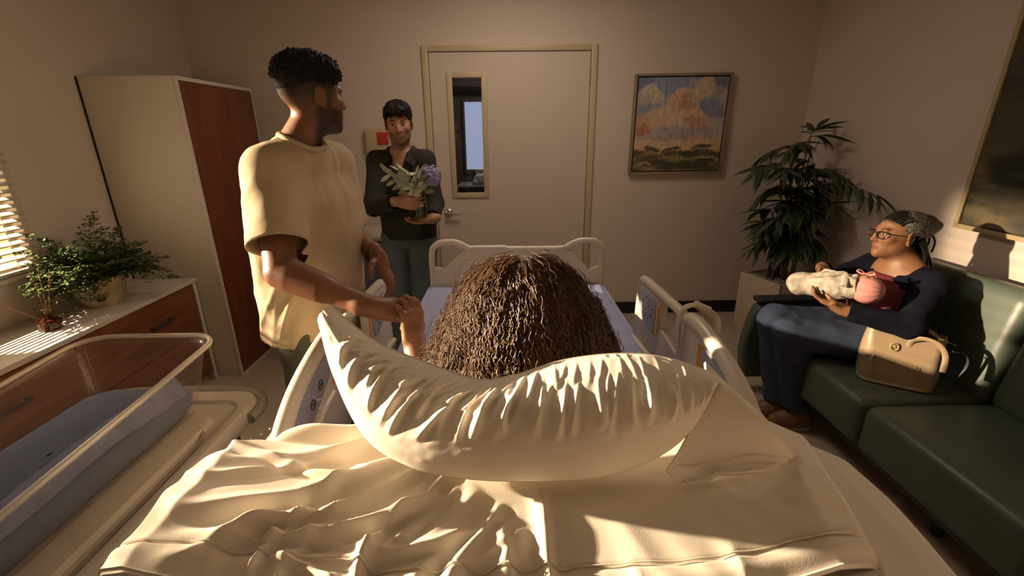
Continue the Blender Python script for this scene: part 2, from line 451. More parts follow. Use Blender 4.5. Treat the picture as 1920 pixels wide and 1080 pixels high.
# door frame, door, pane
fr = thing('trim_1', None, None, (0, YB, 0), kind='structure')
part('jamb', box(DX0-.052, DX0-.006, YB-.022, YB+.10, 0, DZ+.045, .004), M['frame'], fr)
part('jamb', box(DX1+.006, DX1+.052, YB-.022, YB+.10, 0, DZ+.045, .004), M['frame'], fr)
part('head', box(DX0-.006, DX1+.006, YB-.0215, YB+.10, DZ+.004, DZ+.045, .004), M['frame'], fr)
dr = thing('door_1', None, None, (.046, YB, 0), kind='structure')
vx0, vx1, vz0, vz1 = -.408, -.163, 1.080, 1.965
dy0, dy1 = YB-.008, YB+.036
part('leaf', merge(box(DX0, vx0, dy0, dy1, .008, DZ), box(vx1, DX1, dy0, dy1, .008, DZ), box(vx0, vx1, dy0, dy1, .008, vz0), box(vx0, vx1, dy0, dy1, vz1, DZ)), M['door'], dr, smooth=False)
fz = .030
part('pane_frame', merge(box(vx0-fz, vx0+.012, dy0-.014, dy0, vz0-fz, vz1+fz, .004), box(vx1-.012, vx1+fz, dy0-.014, dy0, vz0-fz, vz1+fz, .004),
     box(vx0, vx1, dy0-.0135, dy0, vz1-.012, vz1+fz-.0005, .004), box(vx0, vx1, dy0-.0135, dy0, vz0-fz+.0005, vz0+.012, .004)), M['frame'], dr)
part('pane', box(vx0, vx1, dy0+.016, dy0+.022, vz0, vz1), M['glass'], dr, smooth=False)
for z in (1.96, 1.13, .25): part('hinge', merge(tube([(DX1+.003, dy0-.008, z-.055), (DX1+.003, dy0-.008, z+.055)], .008, 10)), M['steel'], dr)
hx, hz = -.478, .925
h = part('door_handle', merge(lathe([(.0, 0), (.033, 0), (.033, .006), (.026, .012), (.012, .014), (.012, .05)], n=20), ), M['steel'], dr)
bpy.data.objects.remove(h)
rose = xf(lathe([(.0, 0), (.036, 0), (.036, .006), (.028, .013), (.013, .015), (.013, .052), (0, .054)], n=24), Matrix.Translation((hx, dy0, hz))@Matrix.Rotation(math.pi/2, 4, 'X'))
hd = part('door_handle', rose, M['steel'], dr)
part('lever', tube(smoothpath([(hx, dy0-.045, hz), (hx+.03, dy0-.05, hz), (hx+.08, dy0-.05, hz-.004), (hx+.115, dy0-.044, hz-.002)], 16), [.011]*10+[.010, .010, .009, .008, .007, .006], 10, flat=.8), M['steel'], hd)

# corridor things seen through the pane
M['hallglass'] = emis('daylit_corridor_window', (.50, .56, .80), .55)
w2 = thing('window_2', None, None, (-.2, 5.84, 1.1), kind='structure')
part('pane', box(-.475, .10, 5.835, 5.85, 1.13, 1.905), M['hallglass'], w2, smooth=False)
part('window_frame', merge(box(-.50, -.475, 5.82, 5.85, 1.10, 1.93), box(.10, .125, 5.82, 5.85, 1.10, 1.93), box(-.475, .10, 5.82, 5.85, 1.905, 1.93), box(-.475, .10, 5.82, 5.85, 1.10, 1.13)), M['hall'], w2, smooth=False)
hr = part('wall_rail', box(-1.9, 1.9, 5.79, 5.85, 2.0, 2.07, .01), M['dark'])
tag(hr, 'dark rail across the corridor wall above the lit window', 'rail')
crt = thing('corridor_cart', 'dark cart in the corridor seen through the door pane', 'cart', (-.3, 5.4, 0))
part('cart_body', box(-.52, -.02, 5.2, 5.6, .08, .98, .02), M['dark'], crt)
part('cart_top', box(-.54, 0.0, 5.18, 5.62, .98, 1.0, .006), M['plastic2'], crt)
for x in (-.47, -.07):
    for y in (5.25, 5.55): part('wheel', lathe([(0, 0), (.02, 0), (.04, .02), (.04, .05), (.02, .08), (0, .08)], (x, y, 0), 14), M['dark'], crt)
sdfT = SDF().ell((-.28, 5.3, 1.06), (.085, .07, .06), k=.02).ell((-.34, 5.27, 1.03), (.04, .05, .03), k=.02).ell((-.22, 5.28, 1.08), (.05, .05, .06), k=.03)
V, Q = sdfT.mesh(axis(-.42, -.1, .008), axis(5.18, 5.42, .008), axis(.99, 1.16, .008)); V += vnormals(V, Q)*(fbm(V*26)*.006)[:, None]; V[:, 2] = np.maximum(V[:, 2], 1.0)
part('white_bundle', (V, Q), M['white'], cat='towel', label='white rounded object on the corridor cart behind the door pane')  # plain rounded white shape on the cart

# small wall plate behind the visitor
bx_ = thing('wall_box', 'cream wall box with red front beside the door frame, behind the visitor', 'wall box', (-1.0, YB, 1.40))
part('housing', box(-1.095, -.905, YB-.045, YB, 1.395, 1.595, .008), M['frame'], bx_)
part('red_front', box(-1.0, -.913, YB-.052, YB-.044, 1.475, 1.568, .003), M['redink'], bx_, label='red square front')

# window, blind
wn = thing('window_1', None, None, (XL, (WY0+WY1)/2, WZ0), kind='structure')
fw = .04
part('window_frame', merge(box(XL-.11, XL-.05, WY0, WY0+fw, WZ0, WZ1), box(XL-.11, XL-.05, WY1-fw, WY1, WZ0, WZ1), box(XL-.11, XL-.05, WY0+fw, WY1-fw, WZ1-fw, WZ1), box(XL-.11, XL-.05, WY0+fw, WY1-fw, WZ0, WZ0+fw)), M['frame'], wn, smooth=False)
part('window_sill', box(XL-.12, XL+.03, WY0-.02, WY1+.02, WZ0-.02, WZ0, .005), M['white'], wn)
bl = thing('window_blind', 'cream horizontal slat blind in the left-hand window above the worktop', 'blind', (XL+.012, (WY0+WY1)/2, WZ0))
part('head_rail', box(XL-.015, XL+.03, WY0+.01, WY1+.02, WZ1-.01, WZ1+.035, .004), M['slat'], bl)
part('bottom_rail', box(XL-.008, XL+.022, WY0+.01, WY1+.02, .935, .950, .004), M['slat'], bl)
ns = 30; pitch = (WZ1-.975)/ns; sw, ta = .0145, math.radians(-34)
sv = []
for u in (-1, -.5, 0, .5, 1):
    for y in (WY0+.01, WY1+.02): sv.append((u*sw*math.cos(ta), y, u*sw*math.sin(ta)+.0022*(1-u*u)))
sv = np.array(sv); sv2 = sv-np.array([0, 0, .0008]); cy_ = (WY0+WY1)/2
F = [(2*i, 2*i+2, 2*i+3, 2*i+1) for i in range(4)]+[(10+2*i, 10+2*i+1, 10+2*i+3, 10+2*i+2) for i in range(4)]
F += [(0, 1, 11, 10), (8, 18, 19, 9)]
slv = np.concatenate([sv, sv2]); slv[:, 1] -= cy_
sme = mkmesh('slat', slv, F, M['slat'])
for i in range(ns):
    o = bpy.data.objects.new('slat', sme); COL.objects.link(o); o.parent = bl
    o.location = np.array((XL+.007, cy_, .975+pitch*i))-WLOC[bl.name]
for y in (WY1-.10, WY1-.9, WY1-1.7): part('ladder_cord', tube([(XL+.023, y, .94), (XL+.023, y, WZ1)], .0012, 5), M['slat'], bl)

# unseen glowing panels built around the added fill lights
for i, y in enumerate((2.70, .35)):
    c = thing('ceiling_fill_panel', ('added square fill light panel on the ceiling near the door', 'added square fill light panel above the head of the bed')[i], 'ceiling light', (.10, y, ZC), 'added fill light panels')
    part('frame', merge(box(-.22, -.20, y-.32, y+.32, ZC-.03, ZC), box(.40, .42, y-.32, y+.32, ZC-.03, ZC), box(-.20, .40, y-.32, y-.30, ZC-.03, ZC), box(-.20, .40, y+.30, y+.32, ZC-.03, ZC)), M['white'], c, smooth=False)
    part('diffuser', box(-.20, .40, y-.30, y+.30, ZC-.012, ZC-.004), emis('fill_panel_glow', (1.0, .80, .58), .6), c, smooth=False)

# ------------------------------------------------------------------ wardrobe
wx0, wx1, wy0, wy1, wz = XL+.012, -1.811, 2.782, 3.576, 1.872
wd = thing('wardrobe', 'tall white wardrobe with reddish wooden door beside the low cabinet', 'wardrobe', ((wx0+wx1)/2, (wy0+wy1)/2, 0))
part('carcass', merge(box(wx0, wx1-.022, wy0, wy0+.02, 0, wz), box(wx0, wx1-.022, wy1-.02, wy1, 0, wz), box(wx0, wx1-.022, wy0+.02, wy1-.02, wz-.02, wz), box(wx0, wx1-.022, wy0+.02, wy1-.02, .0, .03), box(wx0, wx0+.01, wy0+.02, wy1-.02, .03, wz-.02)), M['white'], wd, smooth=False)
part('front_frame', merge(box(wx1-.022, wx1, wy0, wy0+.018, 0, wz, .002), box(wx1-.022, wx1, wy1-.018, wy1, 0, wz, .002), box(wx1-.022, wx1, wy0+.018, wy1-.018, wz-.022, wz, .002), box(wx1-.022, wx1, wy0+.018, wy1-.018, 0, .02, .002)), M['white'], wd)
part('back_strip', box(wx0-.010, wx0, wy0-.004, wy0+.012, 0, wz), M['dark'], wd, smooth=False)
wdd = part('door', box(wx1-.016, wx1+.004, wy0+.02, wy1-.02, .022, wz-.024, .002), M['red_wood'], wd)
part('handle', merge(tube([(wx1+.004, 3.40, 1.10), (wx1+.030, 3.40, 1.10)], .005, 8), tube([(wx1+.004, 3.40, 1.24), (wx1+.030, 3.40, 1.24)], .005, 8), tube([(wx1+.030, 3.40, 1.08), (wx1+.030, 3.40, 1.26)], .006, 8)), M['ink'], wdd)

# ------------------------------------------------------------------ low cabinet with worktop
cx1, cz = -1.966, .709; cy0, cy1 = .10, 2.765
cb = thing('low_cabinet', 'low cabinet with reddish wooden drawers under the window', 'cabinet', ((XL+cx1)/2, (cy0+cy1)/2, 0))
part('carcass', merge(box(XL+.012, cx1-.02, cy0, cy1, .06, cz-.026), box(XL+.012, cx1-.06, cy0+.01, cy1-.01, 0, .06)), M['white'], cb, smooth=False)
part('end_strip', box(cx1-.02, cx1, cy1-.022, cy1, .0, cz-.026, .002), M['white'], cb)
ys = [cy0+.01, 1.06, 1.905, cy1-.026]
for i in range(3):
    for (z0, z1) in ((.07, .37), (.376, cz-.032)):
        d = part('drawer', box(cx1-.018, cx1-.001, ys[i]+.003, ys[i+1]-.003, z0, z1, .002), M['red_wood_h'], cb)
        my = (ys[i]+ys[i+1])/2+.09; mz = (z0+z1)/2+.02
        part('handle', merge(box(cx1-.001, cx1+.022, my-.075, my-.065, mz-.005, mz+.005), box(cx1-.001, cx1+.022, my+.065, my+.075, mz-.005, mz+.005), box(cx1+.016, cx1+.024, my-.085, my+.085, mz-.007, mz+.007, .003)), M['ink'], d)
tp = part('worktop', box(XL+.002, cx1+.006, cy0-.01, cy1+.008, cz-.026, cz, .004), M['white'], cat='worktop', label='long white worktop on the low cabinet under the blind')

# ------------------------------------------------------------------ pictures
def picture(name, label, n, colf, origin, du, dv, nn, w, h, fr_m, fw, fd, gap):
    """canvas + floater frame; du, dv unit axes across and up, nn out of the wall"""
    o = np.array(origin, float); du, dv, nn = map(lambda a: np.array(a, float), (du, dv, nn))
    t = thing(name, label, 'painting', tuple(o))
    def slab(u0, u1, v0, v1, d0, d1, bev=.0):
        g = box(u0, u1, v0, v1, d0, d1, bev); Mx = np.eye(4); Mx[:3, 0], Mx[:3, 1], Mx[:3, 2], Mx[:3, 3] = du, dv, nn, o; return xf(g, Mx)
    part('back_board', slab(fw*.5, w-fw*.5, fw*.5, h-fw*.5, .001, .012), M['ink'], t, smooth=False)
    part('frame', merge(slab(0, fw, 0, h, .0, fd, .002), slab(w-fw, w, 0, h, .0, fd, .002), slab(fw, w-fw, 0, fw, .0, fd-.0006, .002), slab(fw, w-fw, h-fw, h, .0, fd-.0006, .002)), fr_m, t)
    a = fw+gap; U = np.linspace(a, w-a, n); Vv = np.linspace(a, h-a, n); G = np.stack(np.meshgrid(U, Vv, indexing='ij'), -1).reshape(-1, 2)
    st = np.stack([(G[:, 0]-a)/(w-2*a), (G[:, 1]-a)/(h-2*a)], 1)
    c, rel = colf(st)
    P = o+G[:, :1]*du+G[:, 1:]*dv+nn*(fd-.008+rel[:, None])
    F = grid_faces(n, n)
    bo = np.concatenate([np.arange(n), n*n-n+np.arange(n)])
    part('canvas', (P, F), M['paint'], t, col=c, sharp=None)
    part('canvas_edge', merge(slab(a, w-a, a, h-a, .012, fd-.011)), M['ink'], t, smooth=False)
    return t
M['paint'] = mat('oil_paint', (1, 1, 1), .55, var=.16, vscale=30, bump=.25, bscale=110, attr=True)
M['goldframe'] = mat('champagne_frame', (.30, .24, .16), .4, .3, var=.06)
def mixc(c, k, w): return c*(1-w[:, None])+np.array(k)*w[:, None]
def sky_paint(st):
    s, t = st[:, 0], st[:, 1]; P = np.stack([s*6, t*6, s*0], 1)
    wx = s+.035*fbm(P*1.1, 3, 5); ty = t+.035*fbm(P*1.1, 3, 9)
    c = np.tile(np.array([.36, .36, .40]), (len(s), 1))
    c = mixc(c, (.22, .27, .40), sstep(-.1, .8, fbm(P*.7, 3, 2)))
    def blob(x, y, rx, ry, col, k=1., e=.35):
        nonlocal c
        d = ((wx-x)/rx)**2+((ty-y)/ry)**2; c = mixc(c, col, k*(1-sstep(1-e, 1+e, d)))
    blob(.02, .93, .14, .10, (.10, .15, .32), .8); blob(.93, .95, .13, .08, (.12, .15, .26), .9); blob(.85, .65, .12, .12, (.17, .20, .33), .8); blob(.08, .66, .12, .09, (.20, .22, .34), .7)
    blob(.17, .84, .11, .09, (.56, .45, .33)); blob(.74, .90, .13, .11, (.56, .43, .29)); blob(.92, .83, .09, .07, (.36, .33, .33), .8); blob(.08, .78, .12, .07, (.42, .37, .35), .8)
    for a in ((.52, .83, .10, .09), (.46, .76, .13, .09), (.60, .74, .12, .12), (.50, .63, .20, .12), (.36, .62, .17, .11), (.63, .60, .17, .13), (.27, .55, .18, .09)): blob(*a, (.58, .38, .24))
    for a in ((.56, .80, .06, .04), (.58, .70, .09, .05), (.66, .55, .12, .05), (.74, .48, .12, .04)): blob(*a, (.44, .22, .12), .7)
    blob(.44, .60, .12, .06, (.60, .45, .31), .7); blob(.30, .66, .07, .06, (.58, .44, .32), .7); blob(.05, .50, .12, .12, (.50, .27, .17), .9); blob(.08, .47, .07, .06, (.42, .14, .07), .8); blob(.86, .55, .10, .06, (.50, .36, .26), .7)
    blob(.40, .46, .20, .06, (.42, .34, .34), .8); blob(.62, .42, .30, .035, (.33, .28, .32), .8); blob(.3, .45, .06, .025, (.2, .22, .36), .6); blob(.5, .36, .6, .025, (.40, .22, .15), .6)
    c = mixc(c, (.60, .38, .17), (1-sstep(.30, .38, ty+.02*np.sin(s*25)))*.9)
    blob(.5, .29, .5, .05, (.62, .42, .20), .6)
    g = 1-sstep(.185, .235, ty+.012*vnoise(P*2.4, 4)); c = mixc(c, (.13, .10, .045), g)
    gr = fbm(np.stack([s*5, t*26, s*0], 1), 3, 8); c = mixc(c, (.26, .20, .08), g*sstep(.0, .9, gr)); c = mixc(c, (.05, .045, .025), g*sstep(.0, .8, -gr)*.8)
    for a in ((.22, .24, .07, .028), (.42, .235, .11, .022), (.80, .245, .12, .03), (.64, .17, .13, .045), (.34, .12, .07, .03), (.58, .07, .07, .04), (.86, .08, .10, .03), (.40, .04, .05, .04)): blob(*a, (.045, .045, .028), .9, .5)
    blob(.86, .115, .2, .012, (.42, .34, .20), .7); blob(.12, .08, .10, .015, (.40, .34, .24), .6)
    st_ = fbm(np.stack([s*40, t*14, s*0], 1), 2, 3); c = c*(1+.10*st_[:, None]); g_ = c.mean(1, keepdims=True); c = (g_+(c-g_)*.88)*1.12
    return np.clip(c, .01, 1), .0015*st_
picture('landscape_painting', 'square landscape painting with peach clouds on the wall right of the door', 190, sky_paint, (.998, YB, 1.222), (1, 0, .004), (.004, 0, 1), (0, -1, 0), .748, .745, M['goldframe'], .018, .045, .009)
def dark_paint(st):
    s, t = st[:, 0], st[:, 1]; P = np.stack([s*5, t*5, s*0], 1); b = fbm(np.stack([s*3, t*20, s*0], 1), 4, 21)
    c = np.tile(np.array([.060, .052, .030]), (len(s), 1))
    c = mixc(c, (.14, .115, .055), sstep(-.2, .9, b)*(1-sstep(.22, .40, t))); c = mixc(c, (.10, .09, .05), sstep(.1, .9, fbm(P*.8, 3, 7))*sstep(.5, .8, t))
    c = mixc(c, (.010, .010, .009), (1-sstep(.7, 1.3, ((s-.45)/.42)**2+((t-.27-.05*fbm(P, 2, 3))/.12)**2)))
    c = mixc(c, (.02, .022, .018), sstep(.3, .9, fbm(np.stack([s*4, t*9, s*0], 1), 3, 31)))
    c = mixc(c, (.17, .13, .06), .7*(1-sstep(.6, 1.1, np.abs((t-.04)/.05)))*sstep(-.4, .6, b))
    return np.clip(c, .004, 1), .002*b
picture('abstract_painting', 'large dark abstract painting in pale wooden frame above the green sofa', 170, dark_paint, (XR, 2.335, 1.062), (0, -1, -.012), (0, -.012, 1), (-1, 0, 0), 1.15, 1.12, mat('pale_wood_frame', (.42, .33, .19), .5, var=.1, vscale=12), .022, .045, .006)
# ------------------------------------------------------------------ hospital bed
M['blue'] = mat('blue_bed_sheet', (.36, .40, .66), .85, var=.05, vscale=10, bump=.15, bscale=220, **{'Sheen Weight': .2})
M['linen'] = mat('cream_cotton', (.80, .73, .62), .85, var=.04, vscale=9, bump=.045, bscale=420, **{'Sheen Weight': .15})
M['hemgap'] = mat('hem_gap_black', (.012, .012, .012), .5)
bed = thing('hospital_bed', 'cream plastic hospital bed with side rails and footboard, patient in it', 'bed', (.05, 1.4, 0))
FY = 2.42
def fb(px, py): return ((px-949)*.00290, FY, .985-(py-459)*.00298)
fpts = [(808, 640), (808, 560), (808, 480), (811, 466), (822, 457), (836, 455), (852, 455), (864, 459), (878, 467), (900, 469), (1040, 470), (1058, 469), (1072, 461), (1084, 456), (1100, 455), (1114, 456), (1125, 463), (1129, 478), (1129, 560), (1129, 640)]
fbd = part('footboard', merge(tube([fb(*p) for p in fpts], [.017]*20, 12), prism([(fb(*p)[0], fb(*p)[2]) for p in ((806, 680), (806, 500), (831, 505), (864, 472), (880, 468), (1057, 470), (1074, 474), (1106, 510), (1131, 500), (1131, 680))], FY-.014, FY+.014, .006)), M['plastic'], bed)
rp_ = lambda x0, y0, x1, y1: merge(tube([fb(x0, y0), fb(x1, y0), fb(x1, y1), fb(x0, y1)], .004, 8, closed=True))
pl = part('panel_bead', xf(tube(np.array([fb(*p) for p in ((850, 545), (850, 512), (872, 488), (1062, 490), (1090, 518), (1090, 545))]), .005, 8), Matrix.Translation((0, -.013, 0))), M['plastic'], fbd)
part('call_cord', tube([np.array(fb(x, y))+np.array((0, -.022, 0)) for x, y in ((985, 462), (984, 478), (988, 482), (1000, 478), (1022, 475), (1045, 478), (1056, 482), (1058, 470), (1056, 462))], .0022, 6), M['plastic'], fbd, label='thin clear cord looped over the footboard')
part('document_clip', box(*[v for v in (fb(886, 0)[0], fb(948, 0)[0])], FY-.02, FY+.02, fb(0, 466)[2], fb(0, 463)[2], .002), M['inkwhite'], fbd)
part('bumper', tube([(-.40, FY+.02, .42), (.51, FY+.02, .42)], .03, 10), M['plastic2'], fbd)
# base
part('base_frame', merge(box(-.40, .50, .35, 2.30, .18, .25, .01), box(-.30, .40, .5, 2.2, .25, .40, .01)), M['plastic2'], bed)
part('deck', merge(box(-.44, .54, 1.10, 2.39, .55, .60, .01)), M['plastic2'], bed)
part('lift_arm', merge(box(-.2, -.12, .7, .8, .38, .62), box(.22, .30, .7, .8, .38, .62), box(-.2, -.12, 1.9, 2.0, .38, .56), box(.22, .30, 1.9, 2.0, .38, .56)), M['dark'], bed, smooth=False)
for x in (-.36, .46):
    for y in (.45, 2.2): part('caster', xf(lathe([(0, -.02), (.06, -.02), (.075, -.01), (.075, .01), (.06, .02), (0, .02)], n=20), Matrix.Translation((x, y, .076))@Matrix.Rotation(math.pi/2, 4, 'Y')), M['dark'], bed); part('caster_fork', box(x-.03, x+.03, y-.03, y+.03, .14, .19, .01), M['steel'], bed)
# raised head section carrying the mattress
bk = xf(box(-.44, .54, .30, 1.12, .55, .59, .01), rota(-.26, 'X', (0, 1.12, .57)))
part('back_section', bk, M['plastic2'], bed)
# head board, below the frame
part('headboard', merge(prism([(-.42, .45), (-.42, .80), (-.36, .86), (.46, .86), (.52, .80), (.52, .45)], .20, .235, .012)), M['plastic'], bed)

# mattress: profile along Y swept across X
def mattress():
    prof = [(2.38, .60), (2.385, .735), (2.36, .755), (1.9, .757), (1.45, .757), (1.20, .760), (1.05, .790), (.85, .855), (.62, .915), (.45, .955), (.36, .965), (.325, .945), (.31, .90), (.33, .81), (.62, .74), (.9, .665), (1.15, .60), (1.6, .60)]
    P = smoothpath([(0, *p) for p in prof], 90, closed=True)
    xs = np.array([-.43, -.425, -.41, -.2, .05, .3, .51, .525, .53]); ins = np.array([.03, .01, 0, 0, 0, 0, 0, .01, .03])
    c = P.mean(0); V = []
    for x, i in zip(xs, ins):
        q = P.copy(); d = nrm(np.gradient(P, axis=0)); nn = np.stack([0*d[:, 0], -d[:, 2], d[:, 1]], 1)
        q = q+nn*(-i if True else i)*0
        q[:, 0] = x; q[:, 1:] = q[:, 1:]+(c[1:]-q[:, 1:])*i*.35; V.append(q)
    V = np.concatenate(V); F = [tuple(f) for f in grid_faces(9, 90, cb=True)]
    F += [tuple(range(90))[::-1], tuple(8*90+i for i in range(90))]
    return V, F
mt = thing('mattress', 'bed mattress in blue sheet between the side rails', 'mattress', (.05, 1.4, .6))
mo = part('mattress_body', mattress(), M['blue'], mt, sharp=60)
part('hem_gap_slab', xf(box(-.425, .44, .300, .53, .90, .972, .012), Matrix.Identity(4)), M['hemgap'], mt, label='added black slab for the dark gap under the hem')  # black slab put in as the dark gap below the pillow hem
# sheet wrinkles: blue top sheet slightly above the mattress, foot half
n1, n2 = 90, 120
X, Y = np.meshgrid(np.linspace(-.428, .528, n1), np.linspace(1.0, 2.375, n2), indexing='ij')
zt = np.interp(Y, [1.0, 1.05, 1.20, 1.45, 1.9, 2.33, 2.36, 2.375], [.812, .795, .767, .764, .764, .764, .758, .74])
w = fbm(np.stack([X.ravel()*5+Y.ravel()*2, Y.ravel()*3, X.ravel()*0], 1), 3, 3).reshape(X.shape)
fold = np.abs(vnoise(np.stack([X.ravel()*9+Y.ravel()*6, Y.ravel()*4-X.ravel()*3, X.ravel()*0], 1), 6)).reshape(X.shape)
leg = .11*np.exp(-((X-.05)/.16)**2)*sstep(2.35, 2.15, Y)*sstep(.95, 1.2, Y)
Z = zt+.004*w+.008*(1-fold)**3+leg
edge = np.minimum(X+.428, .528-X); Z -= .10*(1-sstep(0, .02, edge)); 
part('top_sheet', (np.stack([X, Y, Z], -1).reshape(-1, 3), grid_faces(n1, n2)), M['blue'], mt, sharp=None)

# side rails ------------------------------------------------------
def rail_outline(kind, s):
    pass
def rail(x, sx, parent):
    """sx=+1: right-hand rail, its inner face looks to -x"""
    i = -sx
    # head rail: arched outline (y,z)
    arch = [(.735, .70), (.745, .80), (.775, .875), (.84, .940), (.93, .990), (1.05, 1.022), (1.16, 1.036), (1.225, 1.030), (1.25, 1.012), (1.258, .98), (1.258, .80), (1.24, .72)]
    sp = smoothpath(arch, 48)
    hr_ = part('head_rail', merge(prism([tuple(p) for p in smoothpath([(a, b) for a, b in arch], 40)], x-.012, x+.012, .005, 'x')), M['plastic'], parent)
    part('rim', tube([(x, a, b) for a, b in sp], .021, 12), M['plastic'], hr_)
    part('rib', tube(smoothpath([(x+i*.012, .80, .72), (x+i*.014, .88, .80), (x+i*.014, 1.0, .87), (x+i*.014, 1.10, .885)], 20), .008, 8), M['plastic'], hr_)
    kp = smoothpath([(.835, .905), (.90, .958), (1.00, .995), (1.09, 1.004), (1.098, .96), (1.04, .925), (.93, .885), (.86, .872)], 32, closed=True)
    k = part('keypad', prism([tuple(p) for p in kp], x+i*.012, x+i*.0165, .001, 'x'), M['panelgrey'], hr_)
    ic = []
    for (y, z, up) in ((1.02, .955, 1), (.965, .932, -1)):
        part('button_ring', tube([(x+i*.0172, y+.012*math.cos(a), z+.012*math.sin(a)) for a in np.linspace(0, 6.283, 16, endpoint=False)], .0016, 5, closed=True), M['ink'], k)
        part('button_arrow', prism([(y-.004, z-.003*up), (y+.004, z-.003*up), (y, z+.005*up)], x+i*.0166, x+i*.018, 0, 'x'), M['ink'], k)
    part('position_mark', merge(tube([(x+i*.0172, 1.012, .920), (x+i*.0172, .988, .930), (x+i*.0172, .970, .955)], .0016, 5), tube([(x+i*.0172, .985, .905), (x+i*.0172, 1.005, .903)], .0016, 5)), M['inkwhite'], k)
    st = part('warning_sticker', prism([(1.105, .905), (1.13, .905), (1.13, 1.0), (1.105, 1.0)], x+i*.012, x+i*.0148, 0, 'x'), M['orange'], hr_)
    part('sticker_mark', prism([(1.108, .91), (1.127, .91), (1.127, .935), (1.108, .935)], x+i*.0148, x+i*.0155, 0, 'x'), M['redink'], st)
    # foot-side rail: long panel with a grip opening near the head
    y0, y1, zt_, zb = 1.285, 1.715, 1.008, .66
    mr = part('middle_rail', merge(prism([(y0+.20, zb), (y1+.03, zb), (y1+.01, .92), (y1-.005, zt_-.02), (y1-.03, zt_), (y0+.16, zt_+.004), (y0+.16, .90)], x-.012, x+.012, .005, 'x'),
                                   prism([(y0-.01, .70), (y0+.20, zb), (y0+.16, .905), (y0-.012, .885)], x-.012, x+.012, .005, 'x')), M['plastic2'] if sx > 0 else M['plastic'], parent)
    part('rim', tube(smoothpath([(x, y0-.012, .72), (x, y0-.012, .96), (x, y0, 1.01), (x, y0+.03, 1.022), (x, (y0+y1)/2, 1.016), (x, y1-.04, zt_), (x, y1-.01, zt_-.02), (x, y1+.008, .92), (x, y1+.03, zb)], 44), .016, 12), M['plastic'], mr)
    kp = smoothpath([(1.505, .985), (1.60, .986), (1.675, .978), (1.690, .95), (1.685, .905), (1.60, .865), (1.515, .86), (1.495, .92)], 32, closed=True)
    k2 = part('keypad', prism([tuple(p) for p in kp], x+i*.012, x+i*.016, .001, 'x'), M['panelgrey'], mr)
    part('key_mark', merge(*[tube([(x+i*.0165, 1.53+.035*a+.003*math.cos(t), .965-.024*b+.003*math.sin(t)) for t in np.linspace(0, 6.283, 8, endpoint=False)], .0011, 4, closed=True) for a in range(4) for b in range(4) if (a+b) % 3]), M['ink'], k2)
    part('warning_sticker', prism([(1.466, .87), (1.49, .87), (1.49, .975), (1.466, .975)], x+i*.012, x+i*.0148, 0, 'x'), M['orange'], mr)
    part('rib', tube([(x+i*.02, 1.33, .78), (x+i*.02, 1.73, .745)], .012, 8), M['plastic'], mr)
    part('hinge_arm', merge(box(x-.012, x+.012, 1.36, 1.42, .50, .72, .006), box(x-.012, x+.012, 1.62, 1.68, .50, .68, .006)), M['plastic2'], mr)
    part('head_hinge_arm', merge(box(x-.012, x+.012, .84, .90, .56, .74, .006), box(x-.012, x+.012, 1.1, 1.16, .52, .76, .006)), M['plastic2'], hr_)
    br = part('rail_bracket', merge(box(min(x, sx*.0+.05+sx*.42), max(x, .05+sx*.42), 1.37, 1.41, .50, .54), box(min(x, .05+sx*.42), max(x, .05+sx*.42), 1.13, 1.16, .54, .57)), M['plastic2'], mr)
rail(-.492, -1, bed); rail(.538, 1, bed)
# pendant clipped over the right rail
pd = thing('hand_pendant', 'taupe plastic hand pendant hooked over the right side rail', 'pendant', (.62, 1.27, .95))
V, Q = SDF().ell((.620, 1.272, .992), (.026, .040, .044), k=.01).cone((.61, 1.27, 1.03), (.57, 1.275, 1.058), .014, .012, .01).mesh(axis(.52, .68, .004), axis(1.2, 1.34, .004), axis(.92, 1.08, .004))
part('pendant_body', (V, Q), M['plastic2'], pd)
part('hook', tube(smoothpath([(.61, 1.27, 1.045), (.57, 1.268, 1.060), (.528, 1.262, 1.052), (.512, 1.255, 1.01), (.510, 1.25, .96), (.513, 1.248, .93)], 24), .009, 10, flat=.7), M['plastic'], pd)
# ------------------------------------------------------------------ pillows at the head of the bed
def two_sheet(top, bot, n1, n2):
    """closed skin from an upper and a lower grid sharing their border"""
    F1 = grid_faces(n1, n2); F2 = grid_faces(n1, n2)[:, ::-1]+n1*n2
    V = np.concatenate([top.reshape(-1, 3), bot.reshape(-1, 3)])
    i = np.arange(n1); j = np.arange(n2)
    def strip(a): a = np.asarray(a); return np.stack([a[1:], a[:-1], a[:-1]+n1*n2, a[1:]+n1*n2], 1)
    S = np.concatenate([strip(i*n2)[:, ::-1], strip(i*n2+n2-1), strip(j), strip((n1-1)*n2+j)[:, ::-1]])
    return V, np.concatenate([F1, F2, S])
def ridged(a, b, seed, sharp=2.):
    n = vnoise(np.stack([np.ravel(a), np.ravel(b), 0*np.ravel(a)], 1), seed).reshape(np.shape(a)); return (1-np.abs(n))**sharp

